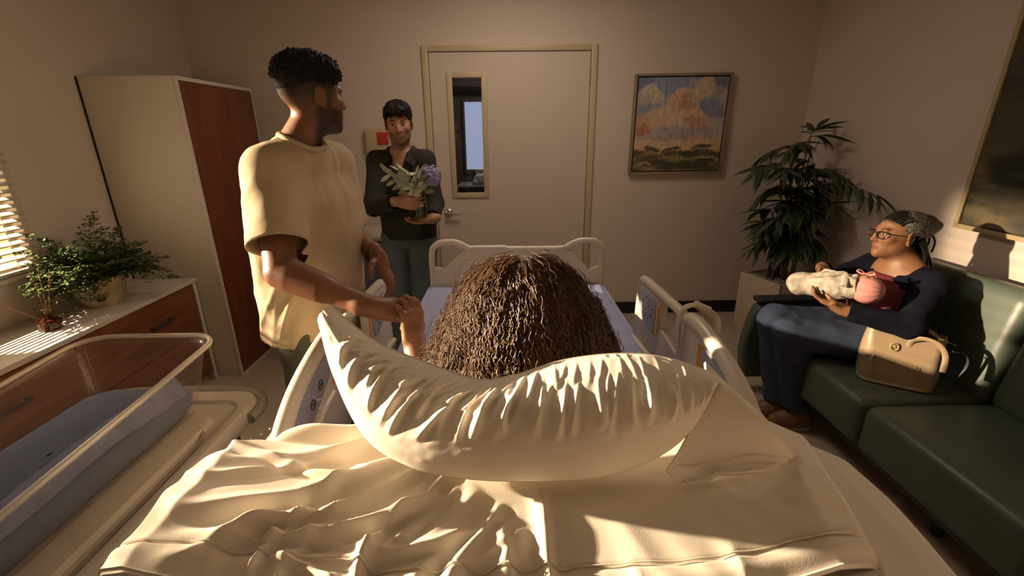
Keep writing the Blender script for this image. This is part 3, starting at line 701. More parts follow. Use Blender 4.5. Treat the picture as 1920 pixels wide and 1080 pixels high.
# under pillow: wide, flat, open pillowcase hem towards the camera
n1, n2 = 260, 140
u, v = np.meshgrid(np.linspace(-1, 1, n1), np.linspace(0, 1, n2), indexing='ij')
yh = .398+.062*(np.abs(u)**2)+.005*np.sin(u*9)
xl_, xr_ = -.562+.045*v, .515+.045*v
X = xl_+(xr_-xl_)*(u+1)/2+.006*np.sin(v*7+u)
yfar = np.interp(u, [-1, -.9, -.75, -.5, 0, .5, .8, 1], [.60, .665, .715, .76, .80, .80, .775, .72])
Y = yh+v*(yfar-yh)
side = 1-np.abs(u)
Z = np.interp(u, [-1, -.97, -.93, -.86, -.6, -.2, .1, .5, .85, .95, 1], [.970, 1.005, 1.036, 1.048, 1.028, 1.006, 1.0, 1.012, 1.018, 1.005, .975])+.028*sstep(.05, .5, v)-.05*sstep(.8, 1, v)-.010*(1-sstep(0, .08, v))
rr = np.hypot(X-.03, (Y-.72)); th = np.arctan2(X-.03, .74-Y)
wq = np.stack([X.ravel()*7, Y.ravel()*9, 0*X.ravel()], 1); th = th+.16*vnoise(wq, 51).reshape(X.shape); rr = rr+.03*vnoise(wq, 52).reshape(X.shape)
rs = np.random.RandomState(31); fold = np.zeros_like(u)
def ufold(t0, r0, r1, amp, wid, bend):
    global fold
    t = np.clip((rr-r0)/(r1-r0), 0, 1); tc = t0+bend*t; d = (th-tc)*rr/(wid*(.7+.6*t)); env = np.sin(np.pi*t**.8)*(rr > r0)*(rr < r1)
    fold += amp*env*(np.exp(-np.abs(d)**1.6)-.5*np.exp(-((d-1.5)/.9)**2))
for k in range(15): ufold(-1.45+.11*k+rs.uniform(-.05, .05), rs.uniform(.10, .24), rs.uniform(.34, .62)+(.18 if k < 7 else 0), rs.uniform(.008, .022), rs.uniform(.012, .026), rs.uniform(-.35, .35))
for k in range(14): ufold(-1.3+.10*k+rs.uniform(-.04, .04), rs.uniform(.18, .32)+(.12 if k % 3 == 0 else 0), rs.uniform(.36, .5)+(.16 if k < 7 else 0), rs.uniform(.006, .013), rs.uniform(.009, .015), rs.uniform(-.7, .7))
for k in range(6): ufold(.62+.13*k, .15, .55, .004, .02, rs.uniform(-.1, .1))
hemf = (1-sstep(.08, .2, v))*sstep(0, .1, side)*(ridged(X*15, Y*3, 5, 2.5)-.3)
big = vnoise(np.stack([X.ravel()*4.5+3, Y.ravel()*7, 0*X.ravel()], 1), 9).reshape(X.shape)
Z = Z+fold*sstep(0, .08, side)*sstep(.0, .06, v)+.005*hemf+.008*big*sstep(.03, .15, v)*sstep(0, .2, side)
seamv = .118
Z -= .004*np.exp(-((v-seamv)/.008)**2)
Zb = np.where(v < .10, Z-.010-.03*sstep(.02, .1, v), 0)
Zb = Z-.010-.075*sstep(.03, .35, v)*sstep(0, .2, side)
Zb = np.maximum(Zb, .955+.0*Z) ; Zb = np.minimum(Zb, Z-.008)
und = thing('pillow', 'wide flat cream pillow at the bottom edge with an open hemmed end', 'pillow', (.02, .58, .96))
part('pillow_cover', two_sheet(np.stack([X, Y, Z], -1), np.stack([X, Y, Zb], -1), n1, n2), M['linen'], und, sharp=None)
si = int(seamv*n2); sp = np.stack([X, Y, Z+.0035], -1)[10:-10:2, si+1]
part('hem_stitch', tube(sp, .0011, 5), M['linen'], und)

# cream drawsheet over the mattress head, hanging on the right
n1, n2 = 70, 60
a, v = np.meshgrid(np.linspace(0, 1, n1), np.linspace(0, 1, n2), indexing='ij')
Y = .30+.62*v
farc = np.interp(a, [0, .5, .7, .8, 1], [0, 0, .02, .06, .12])
Y = .30+(.50-farc)*v
prX = np.interp(a, [0, .5, .7, .78, .84, 1], [.20, .46, .575, .625, .650, .690]); prZ = np.interp(a, [0, .5, .7, .78, .84, 1], [.978, .985, .988, .975, .935, .62])
X = prX+.012*np.sin(v*9+a*3)*sstep(.6, 1, a)-.03*(1-v)*sstep(.5, 1, a)
Z = prZ-.05*sstep(.85, 1, v)+.007*vnoise(np.stack([a.ravel()*6, v.ravel()*6, 0*a.ravel()], 1), 3).reshape(a.shape)
P = np.stack([X, Y, Z], -1)
V1, Q1 = P.reshape(-1, 3), grid_faces(n1, n2); N1 = vnormals(V1, Q1)
ds = part('draw_sheet', two_sheet(P, (V1-N1*.004).reshape(P.shape), n1, n2), M['linen'], sharp=None, cat='sheet', label='cream sheet hanging over the right head corner of the bed')

# top pillow, curled around the back of the head
Bc = np.array([(-.326, .730, 1.246), (-.285, .665, 1.175), (-.228, .606, 1.105), (-.160, .575, 1.074), (-.076, .560, 1.060), (.027, .556, 1.055), (.130, .558, 1.058), (.222, .580, 1.070), (.290, .612, 1.100), (.343, .660, 1.155)])
Tc = np.array([(-.305, .742, 1.270), (-.233, .724, 1.213), (-.148, .704, 1.182), (-.057, .684, 1.157), (.006, .684, 1.162), (.088, .690, 1.185), (.169, .692, 1.195), (.241, .690, 1.193), (.308, .676, 1.180), (.350, .668, 1.162)])
n1, n2 = 350, 140
B = smoothpath(Bc, n1)[:, None, :]; T = smoothpath(Tc, n1)[:, None, :]
u, v = np.meshgrid(np.linspace(0, 1, n1), np.linspace(0, 1, n2), indexing='ij'); vv = v[..., None]
nn = np.array([0, -.74, .67])
thick = np.sin(np.pi*np.clip(u*.95+.025, 0, 1))**.6
prof = np.sin(np.pi*v**.92)**.60
chord = B+(T-B)*vv
front = chord+(.082*prof*thick)[..., None]*nn
# creases: long slanted ones on the left, short hanging ones from a gather on the right
rs = np.random.RandomState(14); disp = np.zeros_like(u)
def crease(u0, v0, v1, slope, amp, wid, curv=0., both=1.):
    global disp
    t = np.clip((v-v0)/(v1-v0), 0, 1); uc = u0+slope*(v1-v)+curv*np.sin(np.pi*t)
    d = (u-uc)/(wid*(.45+.8*(1-t))); env = np.sin(np.pi*np.clip(t, 0, 1)**.7)**1.2*(v > v0)*(v < v1)
    disp += amp*env*(np.exp(-np.abs(d)**1.5)-.55*np.exp(-((d-1.5)/.9)**2)*both)
for k in range(15): crease(.075+.029*k+rs.uniform(-.008, .008), rs.uniform(.16, .40), .99, rs.uniform(-.02, .05), rs.uniform(.007, .013), rs.uniform(.007, .011), rs.uniform(-.014, .014))
for k in range(10): crease(.11+.040*k+rs.uniform(-.01, .01), rs.uniform(.48, .60), rs.uniform(.85, .98), rs.uniform(-.16, -.10), rs.uniform(.005, .009), .008, 0)
for k in range(17): crease(.46+.028*k+rs.uniform(-.007, .007), rs.uniform(.24, .38), rs.uniform(.70, .86), rs.uniform(-.03, .04), rs.uniform(.006, .012), rs.uniform(.006, .010), rs.uniform(-.01, .01))
for k in range(14): crease(.50+.03*k+rs.uniform(-.01, .01), .66, .99, rs.uniform(-.06, .06), rs.uniform(.002, .004), .007, 0)
for k in range(5): crease(.40+.025*k, .35, .98, rs.uniform(-.08, .08), .010, .010, rs.uniform(-.02, .02))
ends = sstep(.02, .10, u)*sstep(.985, .90, u)
fine = .0008*fbm(np.stack([u.ravel()*30, v.ravel()*12, 0*u.ravel()], 1), 2, 5).reshape(u.shape)*sstep(0, .1, v)*sstep(1, .9, v)
gath = .0022*np.sin(u*150+3*np.sin(u*37))*np.exp(-((v-.975)/.03)**2)
front = front+((disp+gath)*ends+fine)[..., None]*nn
back = chord-(.050*prof*thick)[..., None]*np.array([0, -.62, .78])*np.array([1, 1, .8])
back[..., 2] = np.maximum(back[..., 2], 1.048)
back = np.where((v[..., None] < .02) | (v[..., None] > .98), chord-nn*.002, back)
pw = thing('pillow', 'plump creased cream pillow bent around the back of the patient\'s head', 'pillow', (.02, .64, 1.05))
part('pillow_cover', two_sheet(front, back, n1, n2), M['linen'], pw, sharp=None)
part('seam', tube(smoothpath(Tc+np.array([0, -.001, .0015]), 160), .0022, 6), M['linen'], pw)
# loose open end of the pillowcase on the right
n1, n2 = 80, 60
u, v = np.meshgrid(np.linspace(0, 1, n1), np.linspace(0, 1, n2), indexing='ij')
A = smoothpath([(.335, .694, 1.176), (.318, .640, 1.145), (.268, .590, 1.090), (.235, .560, 1.066)], n2)[None]
E_ = smoothpath([(.475, .625, 1.050), (.440, .590, 1.056), (.385, .562, 1.060), (.31, .548, 1.064)], n2)[None]
uu = u[..., None]; P = A*(1-uu)+E_*uu
arch = np.sin(np.pi*np.clip(u, 0, 1))
P[..., 2] += .022*np.exp(-((v-.22-.12*u)/.09)**2)*sstep(0, .2, u)*sstep(1.1, .7, u)-.020*arch*sstep(.35, .9, v)+.005*(ridged(u*4+v*7, v*3, 4)-.4)*sstep(0, .15, u)
P[..., 2] = np.maximum(P[..., 2], 1.046-.03*sstep(.45, .6, P[..., 0])*0)
P[..., 1] -= .03*arch*np.exp(-((v-.25)/.15)**2)
V1, Q1 = P.reshape(-1, 3), grid_faces(n1, n2); N1 = vnormals(V1, Q1)
part('pillowcase_end', two_sheet(P, (V1-N1*.005).reshape(P.shape), n1, n2), M['linen'], pw, sharp=None)
# ------------------------------------------------------------------ bassinet on its cart
M['acrylic'] = glassy('clear_acrylic', (.93, .91, .88), .05, 1.30, fac=.02, haze=.05)
M['acrylic_rim'] = glassy('acrylic_rim', (.93, .90, .85), .18, 1.5, fac=.10, haze=.30)
M['cartwhite'] = mat('white_moulded_plastic', (.50, .46, .415), .4, var=.03)
M['cartgrey'] = mat('grey_rubber_bumper', (.25, .22, .19), .55)
M['print'] = mat('blue_print_sheet', (.20, .24, .42), .85, var=.25, vscale=18, bump=.15, bscale=200)
bs = thing('bassinet', 'clear plastic hospital bassinet tub on a white cart in the lower left corner', 'bassinet', (-1.05, .95, 0))
def rrect(cx, cy, hx, hy, r, n=12):
    out = []
    for k, (sx, sy) in enumerate(((1, 1), (-1, 1), (-1, -1), (1, -1))):
        for t in np.linspace(0, math.pi/2, n): a = t+k*math.pi/2; out.append((cx+sx*(hx-r)+r*math.cos(a), cy+sy*(hy-r)+r*math.sin(a)))
    return np.array(out)
TX, TY = -1.082, .905
nr = 48
rings = []
def tubring(s, dz=0, inset=0.):
    o = rrect(TX, TY, .148+.047*s**.8-inset, .315+.060*s**.8-inset, .055+.025*s); far = sstep(.90, 1.22, o[:, 1]); lowz = .775
    zr = .938+.045*far-.010*np.sin((o[:, 1]-.6)*4)
    return np.column_stack([o, lowz+(zr-lowz)*s+dz])
for s in np.linspace(0, 1, 10): rings.append(tubring(s))
lip = tubring(1); c = np.array([TX, TY, 0]); lip2 = lip+nrm((lip-c)*[1, 1, 0])*.016; lip2[:, 2] -= .004
tubv = np.concatenate(rings+[lip2]); F = [tuple(f) for f in grid_faces(11, 48, cb=True)]+[tuple(range(48))]
t_in = np.concatenate([r+nrm((c-r)*[1, 1, 0])*.004 for r in rings])
tb = part('tub', (tubv, F), M['acrylic'], bs, sharp=None)
part('tub_rim', tube(lip2, .007, 8, closed=True), M['acrylic_rim'], tb)
md = rrect(TX, TY, .143, .305, .06); mz = [(.0, .780), (.96, .780), (1.03, .80), (1.06, .825), (1.02, .838), (.85, .843), (0.02, .846)]
mv = np.concatenate([np.column_stack([TX+(md[:, 0]-TX)*k, TY+(md[:, 1]-TY)*k, np.full(48, z)]) for k, z in mz])
mv[:, 2] += .004*fbm(mv*14, 2, 4)*(mv[:, 2] > .83)
part('tub_mattress', (mv, [tuple(f) for f in grid_faces(7, 48, cb=True)]), mat('blue_tub_sheet', (.12, .16, .29), .85, var=.08, bump=.15, bscale=200), bs, sharp=None)
# folded print blanket along the near side
n1, n2 = 60, 24; u, v = np.meshgrid(np.linspace(0, 1, n1), np.linspace(0, 1, n2), indexing='ij')
Y = .62+.57*u; X = TX+.050+.090*v+.006*np.sin(u*9); Z = .850+.026*np.sin(np.pi*v)**.5+.02*v*sstep(.5, 1, u)-.050*sstep(.55, 1, v)+.006*ridged(u*12+v*3, v*3, 4)
P = np.stack([X, Y, Z], -1); Pb = P.copy(); Pb[..., 2] = np.minimum(P[..., 2]-.004, .845)
part('folded_blanket', two_sheet(P, Pb, n1, n2), M['print'], bs, sharp=None, label='blue printed blanket folded along the tub side')
# cart top tray with recess and raised rim
ty = rrect(-1.06, .885, .270, .42, .07)
def tr(k, z, dx=0): return np.column_stack([-1.06+(ty[:, 0]+1.06)*k, .885+(ty[:, 1]-.885)*k, np.full(48, z)])
prof = [(k_, z_-.026) for k_, z_ in [(.0, .742), (.98, .742), (1.0, .752), (1.0, .788), (.985, .800), (.90, .800), (.875, .796), (.865, .784), (.72, .782), (.70, .795), (.62, .797), (.0, .797)]]
ct = part('cart_tray', (np.concatenate([tr(*p) for p in prof]), [tuple(f) for f in grid_faces(len(prof), 48, cb=True)]), M['cartwhite'], bs, sharp=40)
hp = smoothpath([(-1.30, 1.285, .770), (-1.28, 1.325, .772), (-1.18, 1.338, .774), (-.95, 1.338, .774), (-.85, 1.328, .774), (-.80, 1.295, .772), (-.779, 1.24, .768), (-.783, 1.19, .764)], 40)
hp[:, 2] -= .022
part('push_handle', tube(hp, .017, 12), M['cartgrey'], bs)
part('tray_groove', tube(smoothpath([(-.84, .55, .7575), (-.843, .97, .7575), (-.855, 1.08, .7575), (-.895, 1.13, .7575)], 24), .006, 6), M['cartgrey'], ct)
part('cart_cabinet', box(-1.28, -.86, .55, 1.22, .32, .716, .015), M['cartwhite'], bs)
part('cart_shelf', box(-1.27, -.84, .53, 1.24, .14, .17, .01), M['cartwhite'], bs)
for x in (-1.25, -.86):
    for y in (.57, 1.20):
        part('cart_leg', box(x-.018, x+.018, y-.018, y+.018, .10, .716, .004), M['steel'], bs)
        part('caster', xf(lathe([(0, -.014), (.04, -.014), (.05, -.006), (.05, .006), (.04, .014), (0, .014)], n=18), Matrix.Translation((x, y, .05))@Matrix.Rotation(math.pi/2, 4, 'Y')), M['dark'], bs)
        part('caster_fork', box(x-.012, x+.012, y-.02, y+.02, .092, .12, .004), M['cartgrey'], bs)
    
# ------------------------------------------------------------------ fern in its pot
M['pot'] = mat('cream_stone_pot', (.56, .47, .27), .75, var=.22, vscale=14, bump=.2, bscale=50)
M['soil'] = mat('dark_soil', (.03, .02, .012), .9, var=.4, vscale=60, bump=.6, bscale=80)
M['fern'] = mat('fern_leaf', (.070, .098, .032), .85, var=.35, vscale=25, spec=.12, **{'Subsurface Weight': .0})
M['fernstem'] = mat('fern_stem', (.05, .035, .015), .6)
px, py, pz = -2.175, 2.345, .709
fn = thing('potted_fern', 'bushy green maidenhair fern in a cream tapered pot on the worktop', 'potted plant', (px, py, pz))
part('pot', lathe([(0, 0), (.088, 0), (.092, .004), (.126, .150), (.130, .154), (.130, .163), (.120, .163), (.116, .150), (.0, .140)], (px, py, pz), 40), M['pot'], fn, sharp=50)
part('soil', lathe([(.117, .140), (.08, .146), (0, .148)], (px, py, pz), 24), M['soil'], fn)
def frond(base, d, L, droop, rs, n=11):
    """rachis with side branches of small fan leaflets"""
    d = nrm(d); up = np.array([0, 0, 1.]); P = [np.array(base, float)]; step = L/n; cur = d.copy(); T = [cur]
    for i in range(n): cur = nrm(cur+np.array([0, 0, -droop/n])+rs.normal(0, .03, 3)); P.append(P[-1]+cur*step); T.append(cur)
    P = np.array(P); V, F = tube(P, np.linspace(.0016, .0006, n+1), 4); V = list(V); F = list(F); nst = len(F)
    for i in range(2, n+1):
        t = T[i]; s = nrm(np.cross(t, up)+1e-3); bl = L*.42*math.sin(math.pi*min(1, (i/n)*.75+.22))*(1.05-.45*i/n)
        for sg in (-1, 1):
            bd = nrm(s*sg*.85+t*.55+rs.normal(0, .12, 3)); m = max(3, int(bl/.016)); q = P[i].copy()
            for k in range(m):
                bd = nrm(bd+np.array([0, 0, -.05])); q = q+bd*bl/m
                for s2 in (-1, 1):
                    ld = nrm(np.cross(bd, up)*s2+bd*.5+rs.normal(0, .25, 3)); wd = nrm(np.cross(ld, up)+rs.normal(0, .3, 3)); l = rs.uniform(.011, .018)
                    b = len(V); V += [q, q+ld*l*.7+wd*l*.5, q+ld*l*1.1+wd*l*.15, q+ld*l*1.05-wd*l*.25, q+ld*l*.65-wd*l*.5]; F.append((b, b+1, b+2, b+3, b+4))
    V = np.array(V); V[:, 0] = np.where(V[:, 0] < XL+.04, XL+.04-.25*(XL+.04-V[:, 0]), V[:, 0]); V[:, 0] = np.maximum(V[:, 0], XL+.012); V[:, 2] = np.maximum(V[:, 2], .714); return V, F
rs = np.random.RandomState(5)
crown = np.array((px, py, pz+.15))
for i in range(60):
    a = i*2.39996+.4; el = rs.uniform(.32, 1.3); L = rs.uniform(.19, .29); dr = rs.uniform(.4, 1.25)
    d = np.array([math.cos(a)*math.cos(el), math.sin(a)*math.cos(el), math.sin(el)])
    if d[0] < -.3: L *= .6; d[0] *= .4; d = nrm(d)
    if d[1] > .45: L *= .8
    part('frond', frond(crown+np.array([math.cos(a), math.sin(a), 0])*.05, d, L, dr, rs), M['fern'], fn, smooth=False)
for d, L, dr in (((.05, .25, 1.), .33, .45), ((-.05, .05, 1.), .32, .4), ((.95, .35, .45), .36, 1.0), ((.45, .8, .5), .30, .9), ((.0, -1, .55), .42, 1.0), ((.12, -1, .35), .40, 1.25), ((.2, -.9, .8), .36, 1.3), ((-.05, -1, .7), .36, .9), ((.5, -.6, .1), .16, 2.4), ((.8, .2, .8), .30, 1.2)):
    part('frond', frond(crown, d, L, dr, rs, 14), M['fern'], fn, smooth=False)

# ------------------------------------------------------------------ reed diffuser
M['amber'] = mat('amber_glass', (.10, .018, .006), .08, var=.05, **{'Transmission Weight': .55, 'IOR': 1.45})
M['reed'] = mat('reed_stick', (.28, .15, .07), .8)
rx, ry = -2.125, 1.985
rd = thing('reed_diffuser', 'amber glass reed diffuser bottle with thin sticks on the worktop', 'diffuser', (rx, ry, pz))
part('bottle', lathe([(0, 0), (.040, 0), (.0425, .003), (.0425, .046), (.040, .050), (.018, .056), (.016, .060), (.016, .072), (.019, .073), (.019, .077), (.013, .077)], (rx, ry, pz), 8), M['amber'], rd, smooth=False)
part('label', xf(box(-.016, .016, -.0005, .0005, .008, .040), Matrix.Translation((rx-.005, ry-.0405, pz))@Matrix.Rotation(-.1, 4, 'Z')), mat('brown_paper_label', (.22, .13, .08), .7), rd, smooth=False)
part('string_bow', tube([(rx+.010, ry-.018, pz+.062), (rx+.018, ry-.03, pz+.045), (rx+.012, ry-.043, pz+.02)], .0012, 5), M['ink'], rd)
for d in ((-.10, -.13, .14), (-.02, .05, .22), (.005, .03, .23), (.02, .06, .21), (-.03, .02, .22)):
    part('reed', tube([(rx+d[0]*-.1, ry+d[1]*-.1, pz+.01), (rx+d[0], ry+d[1], pz+.06+d[2])], .0018, 6), M['reed'], rd)
# ------------------------------------------------------------------ green vinyl sofa along the right wall
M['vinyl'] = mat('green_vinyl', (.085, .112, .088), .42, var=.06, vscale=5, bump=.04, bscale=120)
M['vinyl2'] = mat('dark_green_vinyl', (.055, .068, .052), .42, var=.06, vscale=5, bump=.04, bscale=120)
sf = thing('sofa', 'long green vinyl sofa with separate seats along the right wall', 'sofa', (1.9, 1.7, 0))
SEAMS = [.30, .99, 1.685, 2.47]
def cush(x0, x1, y0, y1, z0, z1, r=.045, crown=.012):
    V, F = box(x0, x1, y0, y1, z0, z1, r, 5)
    return V, F
for i in range(3):
    y0, y1 = SEAMS[i]+.004, SEAMS[i+1]-.004
    part('seat', cush(1.530, 2.12, y0, y1, .205, .435), M['vinyl'], sf)
    bkc = xf(cush(2.045, 2.215, y0, y1, .40, .915, .06), rota(.16, 'Y', (2.1, 0, .42)))
    part('backrest', bkc, M['vinyl'], sf)
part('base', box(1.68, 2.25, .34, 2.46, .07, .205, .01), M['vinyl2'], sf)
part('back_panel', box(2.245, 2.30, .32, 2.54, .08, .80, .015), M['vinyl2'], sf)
prof = smoothpath([(1.455, .10), (1.425, .30), (1.46, .52), (1.50, .575), (1.60, .595), (2.10, .60), (2.22, .60), (2.24, .10)], 50)
for y0, y1 in ((2.475, 2.555), (.215, .295)):
    ar = part('arm', prism([(a, b) for a, b in prof], y0, y1, .018, 'y', 3), M['vinyl'], sf)
    part('arm_pad', box(1.475, 2.10, y0-.006, y1+.006, .588, .618, .012, 3), M['ink'], ar, label='black arm pad')
for x in (1.72, 2.2):
    for y in (.40, 1.4, 2.40): part('leg', lathe([(0, 0), (.02, 0), (.025, .07), (0, .07)], (x, y, 0), 12), M['ink'], sf)

# ------------------------------------------------------------------ bamboo palm in square planter
M['planter'] = mat('cream_planter', (.55, .47, .36), .6, var=.06)
M['stone'] = mat('pale_pebble', (.50, .45, .40), .7, var=.2)
M['palm'] = mat('palm_leaf', (.040, .062, .028), .5, var=.35, vscale=9)
M['palm2'] = mat('palm_leaf_light', (.062, .085, .036), .5, var=.35, vscale=9)
M['cane'] = mat('palm_cane', (.16, .10, .045), .6, var=.3, vscale=20)
bx, by = 2.075, 3.30
pt = thing('potted_palm', 'tall bamboo palm in a cream square planter in the corner by the sofa', 'potted plant', (bx, by, 0))
RZ = rotz(.30, (bx, by, 0))
ph = .50; hw = .185
part('planter', xf(merge(box(bx-hw, bx-hw+.02, by-hw, by+hw, 0, ph, .004), box(bx+hw-.02, bx+hw, by-hw, by+hw, 0, ph, .004), box(bx-hw+.02, bx+hw-.02, by-hw, by-hw+.02, 0, ph-.0005, .004), box(bx-hw+.02, bx+hw-.02, by+hw-.02, by+hw, 0, ph-.0005, .004), box(bx-hw+.02, bx+hw-.02, by-hw+.02, by+hw-.02, 0, .46)), RZ), M['planter'], pt)
rs = np.random.RandomState(3)
pv = []
for i in range(170):
    a, b = rs.uniform(-hw+.03, hw-.03, 2); s = rs.uniform(.010, .018)
    bm = bmesh.new(); bmesh.ops.create_icosphere(bm, subdivisions=1, radius=s)
    for q in bm.verts: q.co = (q.co.x*rs.uniform(.9, 1.2)+bx+a, q.co.y+by+b, q.co.z*.7+.465+rs.uniform(0, .014))
    pv.append(bmgeo(bm))
part('pebbles', xf(merge(*pv), RZ), M['stone'], pt, kind='stuff')
def leafmesh(L, W, bend, fold):
    n = 7; V = []; F = []
    for i in range(n):
        t = i/(n-1); w = W*(math.sin(math.pi*min(1, t*.85+.12))**.8)*(1-t**4); z = -bend*L*t*t
        V += [(-w, t*L*math.cos(bend*t*.6), z-fold*w), (0, t*L*math.cos(bend*t*.6), z), (w, t*L*math.cos(bend*t*.6), z-fold*w)]
    for i in range(n-1): F += [(3*i, 3*i+1, 3*i+4, 3*i+3), (3*i+1, 3*i+2, 3*i+5, 3*i+4)]
    return np.array(V), F
lm = []
for k, (L, W, b, f) in enumerate(((.175, .0190, .35, .3), (.15, .017, .55, .4), (.20, .0200, .25, .3), (.13, .0155, .4, .35))):
    for mm in ('palm', 'palm2'): lm.append(mkmesh('leaf', *leafmesh(L, W, b, f), M[mm]))
# canes
tops = []
cane = [((-.06, -.03), (-.16, -.05, 1.30)), ((-.02, .02), (-.05, .02, 1.45)), ((.03, -.02), (.03, -.06, 1.42)), ((.05, .03), (.10, -.02, 1.32)), ((0, -.05), (-.02, -.12, 1.12)), ((-.05, .04), (-.13, .03, 1.0)), ((.02, .05), (.06, .03, 1.50)), ((.06, -.05), (.14, -.12, 1.05))]
branches = []
for (a, b), (c, d, e) in cane:
    P = smoothpath([(bx+a, by+b, .45), (bx+a*.9+c*.15, by+b*.9+d*.15, .75), (bx+c*.55, by+d*.55, (.5+e)/2+.1), (bx+c, by+d, e)], 18)
    part('cane', tube(P, np.linspace(.013, .005, 18), 8), M['cane'], pt)
    for t in np.linspace(.42, 1., 5): branches.append((P[int(t*17)], t))
nl = 0
def addleaf(p, d, roll):
    global nl
    d = nrm(d); x = nrm(np.cross(d, [0, 0, 1.])); z = np.cross(x, d)
    Mx = Matrix(((x[0], d[0], z[0], 0), (x[1], d[1], z[1], 0), (x[2], d[2], z[2], 0), (0, 0, 0, 1)))@Matrix.Rotation(roll, 4, 'Y')
    o = bpy.data.objects.new('leaf', lm[rs.randint(len(lm))]); COL.objects.link(o); o.parent = pt
    o.matrix_local = Matrix.Translation(Vector(p-WLOC[pt.name]))@Mx; nl += 1
xl = []
def leafgeo(p, d, roll, k):
    d = nrm(d); x = nrm(np.cross(d, [0, 0, 1.])); z = np.cross(x, d); c_, s_ = math.cos(roll), math.sin(roll)
    L, W, b, f = ((.175, .0190, .35, .3), (.15, .017, .55, .4), (.20, .0200, .25, .3), (.13, .0155, .4, .35))[k]
    V, F = leafmesh(L, W, b, f); x, z = x*c_-z*s_, z*c_+x*s_
    return p+V[:, :1]*x+V[:, 1:2]*d+V[:, 2:]*z, F
tw = []
cand = []
for rep in range(2):
    for bi, (p, t) in enumerate(branches):
        a = bi*2.4+rep*1.3+rs.uniform(-.4, .4); el = rs.uniform(-.05, .75) if t > .6 else rs.uniform(-.3, .45)
        d = np.array([math.cos(a)*math.cos(el), math.sin(a)*math.cos(el), math.sin(el)])
        L = rs.uniform(.10, .21)
        if d[1] > .3: L *= .7
        if d[0] > .2: d[1] -= .45; L *= .8
        P = [p.copy()]; cur = nrm(d)
        for k in range(6): cur = nrm(cur+np.array([0, 0, -.10])); P.append(P[-1]+cur*L/6)
        P = np.array(P); P[:, 0] = np.minimum(P[:, 0], XR-.16); P[:, 1] = np.minimum(P[:, 1], YB-.20)
        tw.append(P)
        for k in (2, 3, 4, 5, 6):
            s = nrm(np.cross(P[k]-P[k-1]+1e-5, [0, 0, 1.])); fw_ = nrm(P[k]-P[k-1]+1e-5)
            for sg in ((-1, 1) if k < 6 else (0,)):
                d2 = fw_*.8+s*sg*.75+np.array([0, 0, rs.uniform(-.45, .15)])
                if P[k][0]+nrm(d2)[0]*.19 > XR-.01: d2[0] = -abs(d2[0])*.3; d2[2] -= .5
                cand.append((P[k], d2, rs.uniform(-.5, .5)))
for P in tw: part('twig', tube(P, np.linspace(.0035, .0015, 7), 5), M['cane'], pt)
cand.sort(key=lambda c: c[0][1])          # the leaves nearest the room are single parts
for c in cand[:256]: addleaf(*c)
part('inner_leaves', merge(*[leafgeo(p, d, r, rs.randint(4)) for p, d, r in cand[256:]]), M['palm'], pt, kind='stuff')
# one long arching twig to the left and to the right
for tgt in ((1.70, 3.18, 1.28), (2.27, 2.78, 1.17), (2.22, 3.0, 1.25)):
    P = smoothpath([(bx, by-.02, 1.12), (bx+(tgt[0]-bx)*.5, by+(tgt[1]-by)*.5, tgt[2]+.05), tgt], 12)
    part('twig', tube(P, np.linspace(.004, .0015, 12), 5), M['cane'], pt)
    for k in range(5, 12):
        s = nrm(np.cross(P[k]-P[k-1], [0, 0, 1.])); fw_ = nrm(P[k]-P[k-1])
        for sg in (-1, 1):
            o_n = nl; addleaf(P[k], fw_*.8+s*sg*.6+np.array([0, 0, -.35]), rs.uniform(-.4, .4))

# ------------------------------------------------------------------ linen hamper behind the visitor
hm = thing('linen_hamper', 'round linen hamper with grey lid and blue bag behind the visitor', 'hamper', (-1.03, 3.52, 0))
part('bag', lathe([(0, .05), (.17, .05), (.19, .2), (.19, .7), (.175, .80), (0, .80)], (-1.03, 3.52, 0), 28), mat('blue_linen_bag', (.10, .13, .22), .85, bump=.3, bscale=30), hm)
part('lid', lathe([(.195, .80), (.20, .81), (.20, .83), (.17, .86), (0, .88)], (-1.03, 3.52, 0), 28), M['plastic2'], hm)
part('base_ring', tube([(-1.03+.18*math.cos(a), 3.52+.18*math.sin(a), .03) for a in np.linspace(0, 6.283, 24, endpoint=False)], .015, 8, closed=True), M['steel'], hm)
# ------------------------------------------------------------------ people
def frame(f, up):
    f = nrm(f); r = nrm(np.cross(f, up)); u = np.cross(r, f); return np.array([r, f, u])     # rows: right, forward, up
def hand(S, w, d, n, left, curls=((.5, .6, .4),)*4, thumb=None, sc=1., fan=.06):
    d = nrm(d); n = nrm(np.array(n)-d*np.dot(n, d)); ts = np.cross(d, n)*(-1 if left else 1); w = np.array(w, float)
    L = lambda a, b, c: w+sc*(ts*a+d*b+n*c)
    S.box(L(.000, .052, .002), np.array((.036, .046, .0125))*sc, np.array([ts, d, n]), .012*sc, .012)
    S.cone(w-d*.03, L(0, .03, 0), .0245*sc, .026*sc, .015)
    for i, (o, b, ln) in enumerate(((.029, .090, .074), (.0098, .095, .082), (-.0095, .091, .076), (-.028, .083, .060))):
        p = L(o, b, .0); q = L(o*.8, .05, .0); S.cone(q, p, .0115*sc, .0102*sc, .008); a = 0.
        for k, (fr_, r0, r1) in enumerate(((.46, .0098, .0088), (.30, .0088, .0080), (.24, .0080, .0068))):
            a += curls[i % len(curls)][k]; dd = nrm(d*math.cos(a)+n*math.sin(a)+ts*fan*(1.2-.8*i)*math.cos(a)); p2 = p+dd*ln*fr_*sc
            S.cone(p, p2, r0*sc, r1*sc, .004); p = p2
    th = thumb or ((.022, .018, .006), (.047, .048, .016), (.056, .078, .024), (.053, .100, .030))
    pts = [L(*t) for t in th]; S.chain(pts, [.0155*sc, .0125*sc, .0108*sc, .0085*sc], .006)
